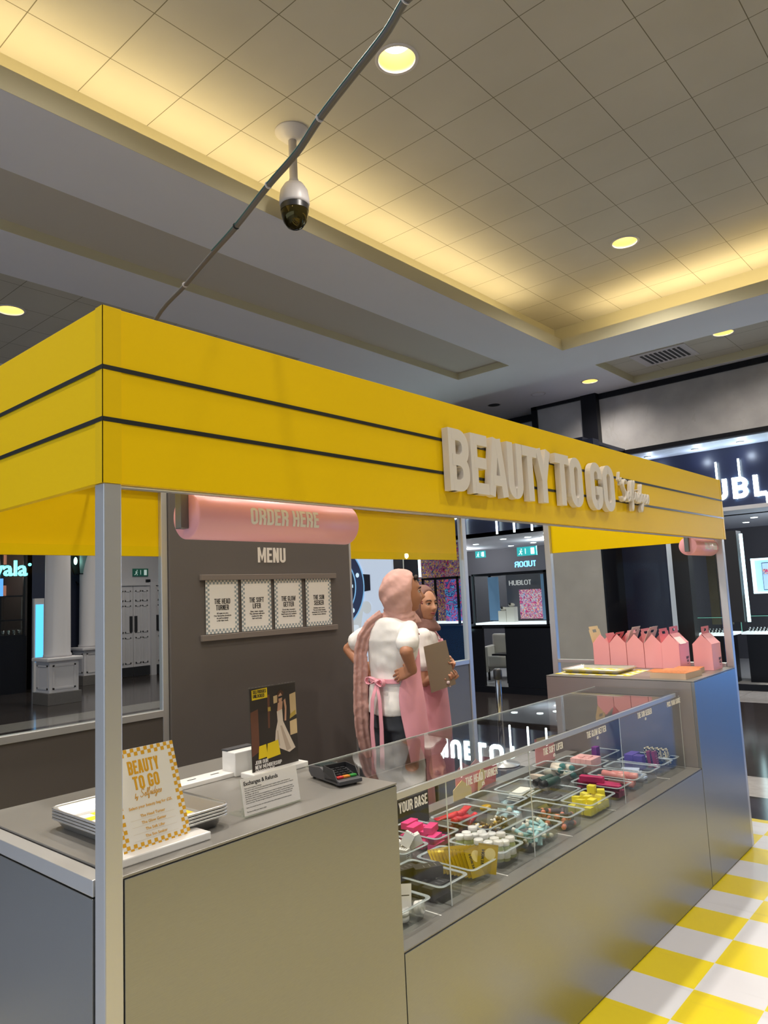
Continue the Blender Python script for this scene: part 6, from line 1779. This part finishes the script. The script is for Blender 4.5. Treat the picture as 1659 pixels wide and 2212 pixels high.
for (x, ys, n_) in ((RX + .25, (2.15, 2.55), 8), (RX + .6, (1.32, 1.95), 12), (RX + 1.0, (.5, 1.05), 8)):
    for i in range(n_):
        y = ys[0] + (ys[1] - ys[0]) * (i + .5) / n_; z = .838
        if wt is None:
            t = thing('wristwatch', (x, y, z), '', 'watch', 'watches in the glass cases')
            B('shop_black').ball((x, y, z + .028), (.032, .026, .028), 10).build('cushion', t)
            B(silver).tube([(x + .030 * cos(a), y, z + .036 + .032 * sin(a)) for a in [2 * pi * q / 16 for q in range(17)]], .007, 6, caps=False).build('strap', t)
            B(silver).lathe([(.018, 0), (.018, .008)], (x - .030, y, z + .045), (-1, 0, .5), 14).build('watch_case', t); wt = t; o = t
        else:
            o = item_copy(wt, (x, y, z))
        if o is not wt: o.location = (x, y, z)
        o['label'] = 'silver wristwatch on a black cushion inside the ' + ('case left of the post' if ys[0] > 2 else 'case right of the post' if ys[0] > 1.2 else 'farthest right case')
# lit blue wall display at the right
t = thing('wall_display', (RX + .35, 1.3, 1.4), 'blue lit wall cabinet with a pink picture at the right edge', 'display case')
B(emis('ice_blue', (150, 195, 235), .95)).box(RX + .36, .9, 1.44, RX + .40, 1.72, 1.97).build('lit_back', t)
mb = B(emis('ice_edge', (210, 240, 250), 1.4)); mb.box(RX + .30, .88, 1.94, RX + .40, 1.74, 1.97).box(RX + .30, 1.70, 1.44, RX + .40, 1.74, 1.97).box(RX + .30, .88, 1.43, RX + .40, 1.74, 1.455); mb.build('frame', t)
B('shop_dark').box(RX + .345, 1.10, 1.48, RX + .358, 1.60, 1.90).build('inner_frame', t); B(emis('ice_blue2', (160, 195, 235), .8)).box(RX + .33, 1.11, 1.49, RX + .344, 1.59, 1.89).build('inner_panel', t)
B(gB).box(RX + .318, 1.1, 1.72, RX + .329, 1.585, 1.80).build('picture', t)
# blue lit window further along (out of frame to the right, mirrored in the steel)
t = thing('shop_window', (RX, -3.2, 0), 'blue backlit shop window mirrored in the steel of the collect counter', 'window display')
B(emis('blue_backlight', (84, 150, 235), 2.5)).box(RX + .1, -4.4, .12, RX + .14, -1.1, 1.35).build('backlit_panel', t)
mb = B('shop_black')
for y in (-6.5, -4.5, -2.4, -.42): mb.box(RX - .02, y - .04, 0, RX + .1, y + .04, 2.7)
mb.build('mullions', t)
# queue post
t = thing('queue_post', (5.35, 2.50, 0), 'chrome queue barrier post standing between kiosk gap and shop', 'barrier post')
B('alu').lathe([(.16, 0), (.16, .012), (.04, .03), (.032, .05)], (5.35, 2.50, 0), n=28).build('base', t)
B(mat('chrome', (190, 188, 186), .15, metal=1.0)).lathe([(.030, .04), (.030, .90), (.026, .905)], (5.35, 2.50, 0), n=24).build('pole', t)
B('plastic_black').lathe([(.036, .80), (.042, .81), (.042, .89), (.036, .90)], (5.35, 2.50, 0), n=24).build('belt_head', t)

# ================================================================== LEFT HAND BACKGROUND
wpaint = mat('white_column_paint', (206, 200, 202), .5)
gran = mat('speckled_granite', (104, 98, 94), .4, noise=.6, nscale=120)
def column(x, y, label):
    t = thing('column', (x, y, 0), label, 'column', 'round columns on square pedestals')
    B(gran).box(x - .31, y - .31, 0, x + .31, y + .31, .21).build('plinth', t, bevel=.004)
    pd = B(wpaint).box(x - .27, y - .27, .21, x + .27, y + .27, .76).build('pedestal', t, bevel=.004)
    mb = B(wpaint)
    for (ax_, s_) in (('x', -1), ('y', -1), ('x', 1), ('y', 1)):
        for (a, b_, c_, d_) in ((-.21, .27, .21, .30), (-.21, .67, .21, .70), (-.21, .27, -.18, .70), (.18, .27, .21, .70)):
            if ax_ == 'y': mb.box(x + a, y + s_ * .27, b_, x + c_, y + s_ * .282, d_)
            else: mb.box(x + s_ * .27, y + a, b_, x + s_ * .282, y + c_, d_)
    mb.build('panel_moulding', pd)
    B(wpaint).box(x - .33, y - .33, .76, x + .33, y + .33, .83).build('cap', t, bevel=.02, seg=3)
    B(wpaint).lathe([(.245, .83), (.245, .87), (.225, .90), (.215, 3.0), (.205, SOF)], (x, y, 0), n=40).build('shaft', t)
column(5.49, 12.10, 'white round column on a panelled pedestal seen through the left window')
column(7.45, 14.75, 'second white column mostly hidden behind the kiosk post')
m = B(mat('white_wall_paint', (196, 192, 196), .7)); m.box(8.0, 15.1, 0, 13.5, 15.3, SOF); struct(m, 'wall_left', 'plain white wall around the double doors')
m = B(mat('dark_blue_wall', (38, 42, 66), .6)); m.box(6.2, 15.1, 0, 8.0, 15.3, SOF); struct(m, 'wall_left', 'dark navy wall between café and white wall')
m = B(mat('dark_cafe_wall', (52, 44, 44), .7)); m.box(-12, 16.2, 0, 6.2, 16.4, SOF); m.box(6.15, 15.1, 0, 6.3, 16.3, SOF); struct(m, 'wall_left', 'dark café back wall')
dm = mat('white_door_paint', (204, 200, 204), .5)
def door(n_, x0, x1, label, handle_side):
    d_ = struct(B(dm).box(x0, 15.03, .22, x1, 15.08, 2.20).box(x0, 15.03, .02, x1, 15.08, .22), n_, label, base=((x0 + x1) / 2, 15.05, 0))
    w_ = x1 - x0
    for cx0, cx1 in ((.12, .46), (.54, .88)):
        for z0, z1 in ((.32, .95), (1.06, 1.72), (1.82, 2.08)):
            mb = B(dm); a, b_ = x0 + cx0 * w_, x0 + cx1 * w_
            mb.box(a, 15.018, z0, b_, 15.03, z0 + .03); mb.box(a, 15.018, z1 - .03, b_, 15.03, z1); mb.box(a, 15.018, z0, a + .03, 15.03, z1); mb.box(b_ - .03, 15.018, z0, b_, 15.03, z1)
            mb.build('door_panel', d_)
    hx = x1 - .06 if handle_side > 0 else x0 + .06
    B('shop_dark').box(hx - .035, 15.005, 1.08, hx + .035, 15.03, 1.46).build('door_handle', d_)
    B('shop_dark').box(x0, 15.02, .02, x1, 15.035, .24).build('kick_plate', d_)
door('door_1', 8.22, 8.69, 'white panelled left leaf of the double door', 1)
door('door_2', 8.70, 9.14, 'white panelled right leaf of the double door', -1)
door('door_3', 9.30, 9.9, 'white panelled door right of the jamb', -1)
m = B(dm); m.box(9.14, 14.96, 0, 9.28, 15.1, 2.28); m.box(8.05, 15.0, 2.20, 10.1, 15.1, 2.27); struct(m, 'trim_7', 'white jamb between the doors')
exit_sign(8.93, 15.075, 2.43, .42, .19, 'dim green running man exit sign above the white doors', 'f', .25, (24, 84, 70))
tag(B('shop_black').box(9.08, 15.04, 2.27, 9.18, 15.1, 2.35).build('wall_box', base=(9.1, 15.05, 2.3)), 'small black box on the white wall under the exit sign', 'wall box')
# café
t = thing('cafe_sign', (5.6, 14.4, 2.45), 'glowing cyan café lettering ending in a raised dot, at the left edge', 'sign')
mb = B(emis('cyan_letters', (110, 235, 245), 2.6)); put_font(mb, 'wala', (5.90, 14.4, 2.44), (1, 0, 0), (0, 0, 1), .45, 'r', bold=.008, depth=.02)
mb.lathe([(.032, 0), (.032, .02)], (5.955, 14.42, 2.67), (0, -1, 0), 20); mb.build('lettering', t, fixn=False)
tag(B(emis('blue_screen', (90, 160, 240), 1.1)).box(5.2, 14.4, 2.02, 5.42, 14.42, 2.38).build('menu_screen', base=(5.3, 14.4, 2.0)), 'blue lit panel just below the cyan sign', 'screen')
t = thing('cafe_counter', (4.4, 15.0, 0), 'black café counter with glass front at the far left', 'counter')
B('shop_black').box(3.0, 14.6, 0, 5.98, 15.3, 1.18).build('counter_body', t)
mb = B('shop_black')
for x in (3.6, 4.4, 5.1, 5.44, 5.92): mb.box(x - .018, 14.58, 1.18, x + .018, 14.62, 3.3)
for z in (1.18, 1.50, 2.0): mb.box(3.0, 14.585, z, 5.95, 14.615, z + .03)
mb.build('glazing_bars', t); B('glass').box(3.0, 14.6, 1.2, 5.95, 14.605, 2.0).build('pane', t)
warm = emis('warm_picture', (190, 130, 110), .35)
for i, (x0, x1, z0, z1) in enumerate([(5.55, 5.68, 2.72, 2.9), (5.72, 5.88, 2.70, 2.88), (5.68, 5.82, 2.02, 2.30), (5.5, 5.62, 2.0, 2.2), (5.84, 5.96, 2.3, 2.5)]):
    tag(B(warm).box(x0 + .55, 16.1, z0 + .06, x1 + .6, 16.14, z1 + .1).build('framed_picture', base=(x0, 16.1, z0)), 'small warm lit framed picture on the dark café wall', 'picture', 'pictures on the café wall')
glm = glass('drinking_glass', (220, 226, 230), 1.6, .05, .2)
g0 = None
for i in range(9):
    x = 5.05 + i * .11
    if g0 is None: g0 = B(glm).lathe([(.028, 0), (.036, .12), (.034, .12), (.026, .01)], (0, 0, 0), n=14).build('drinking_glass', base=(0, 0, 0)); tag(g0, 'clear glass standing on the café counter', 'glass', 'glasses on the café counter'); o = g0
    else: o = item_copy(g0, (0, 0, 0))
    o.location = (x, 14.85, 1.182 + (.35 if i % 2 else 0) * 0)
l_ = bpy.data.lights.new('cafe_light', 'POINT'); l_.energy = 25; l_.color = (1, .82, .68); l_.shadow_soft_size = .2
lo = bpy.data.objects.new('cafe_light', l_); COL.objects.link(lo); lo.location = (5.2, 15.5, 2.6)
t = thing('totem_screen', (6.16, 14.4, 0), 'slim floor totem with a bright blue screen left of the column', 'screen')
B('cam_white').box(6.06, 14.42, .0, 6.27, 14.50, 1.95).build('casing', t); B(emis('totem_blue', (80, 180, 250), 1.6)).box(6.09, 14.41, .62, 6.25, 14.42, 1.82).build('screen', t)
t = thing('wall_lantern', (7.3, 14.8, 2.48), 'tapered glass lantern with glowing bulbs beside the kiosk post', 'lantern')
lx, ly, lz = 7.30, 14.8, 2.48
mb = B('shop_black'); cs = [(-1, -1), (1, -1), (1, 1), (-1, 1)]
for sx, sy in cs: mb.tube([(lx + sx * .13, ly + sy * .13, lz), (lx + sx * .26, ly + sy * .26, lz + .62)], .012, 6)
for zz, ww in ((0, .13), (.62, .26)):
    for a in range(4):
        p, q = cs[a], cs[(a + 1) % 4]; mb.tube([(lx + p[0] * ww, ly + p[1] * ww, lz + zz), (lx + q[0] * ww, ly + q[1] * ww, lz + zz)], .012, 6)
mb.tube([(lx, ly, lz - .02), (lx, ly, lz - .12), (lx, ly + .2, lz - .25), (lx, ly + .32, lz - .15)], .016, 6); mb.build('frame', t)
B(glass('teal_glass', (150, 200, 195), 1.5, .2, .1)).add([], []) if False else None
mb = B(glass('lantern_glass', (170, 210, 205), 1.4, .15, .06))
for a in range(4):
    p, q = cs[a], cs[(a + 1) % 4]; mb.quad((lx + p[0] * .13, ly + p[1] * .13, lz), (lx + q[0] * .13, ly + q[1] * .13, lz), (lx + q[0] * .26, ly + q[1] * .26, lz + .62), (lx + p[0] * .26, ly + p[1] * .26, lz + .62))
mb.build('glass_panes', t)
for dx in (-.16, 0, .16): B(emis('bulb', (215, 255, 245), 5)).ball((lx + dx, ly, lz + .30), (.04, .04, .09), 12).build('bulb', t)
# surrounding hall walls
m = B(mat('cream_hall_wall', (180, 168, 146), .7)); m.box(-14, -11.2, 0, 16, -11, SOF + .8); struct(m, 'wall_front', 'cream wall on the opposite side of the mall')
m = B(mat('hall_end_wall', (150, 146, 140), .7)); m.box(13.4, 10.2, 0, 13.6, 24, SOF); struct(m, 'wall_right', 'plain grey wall at the end of the side mall')
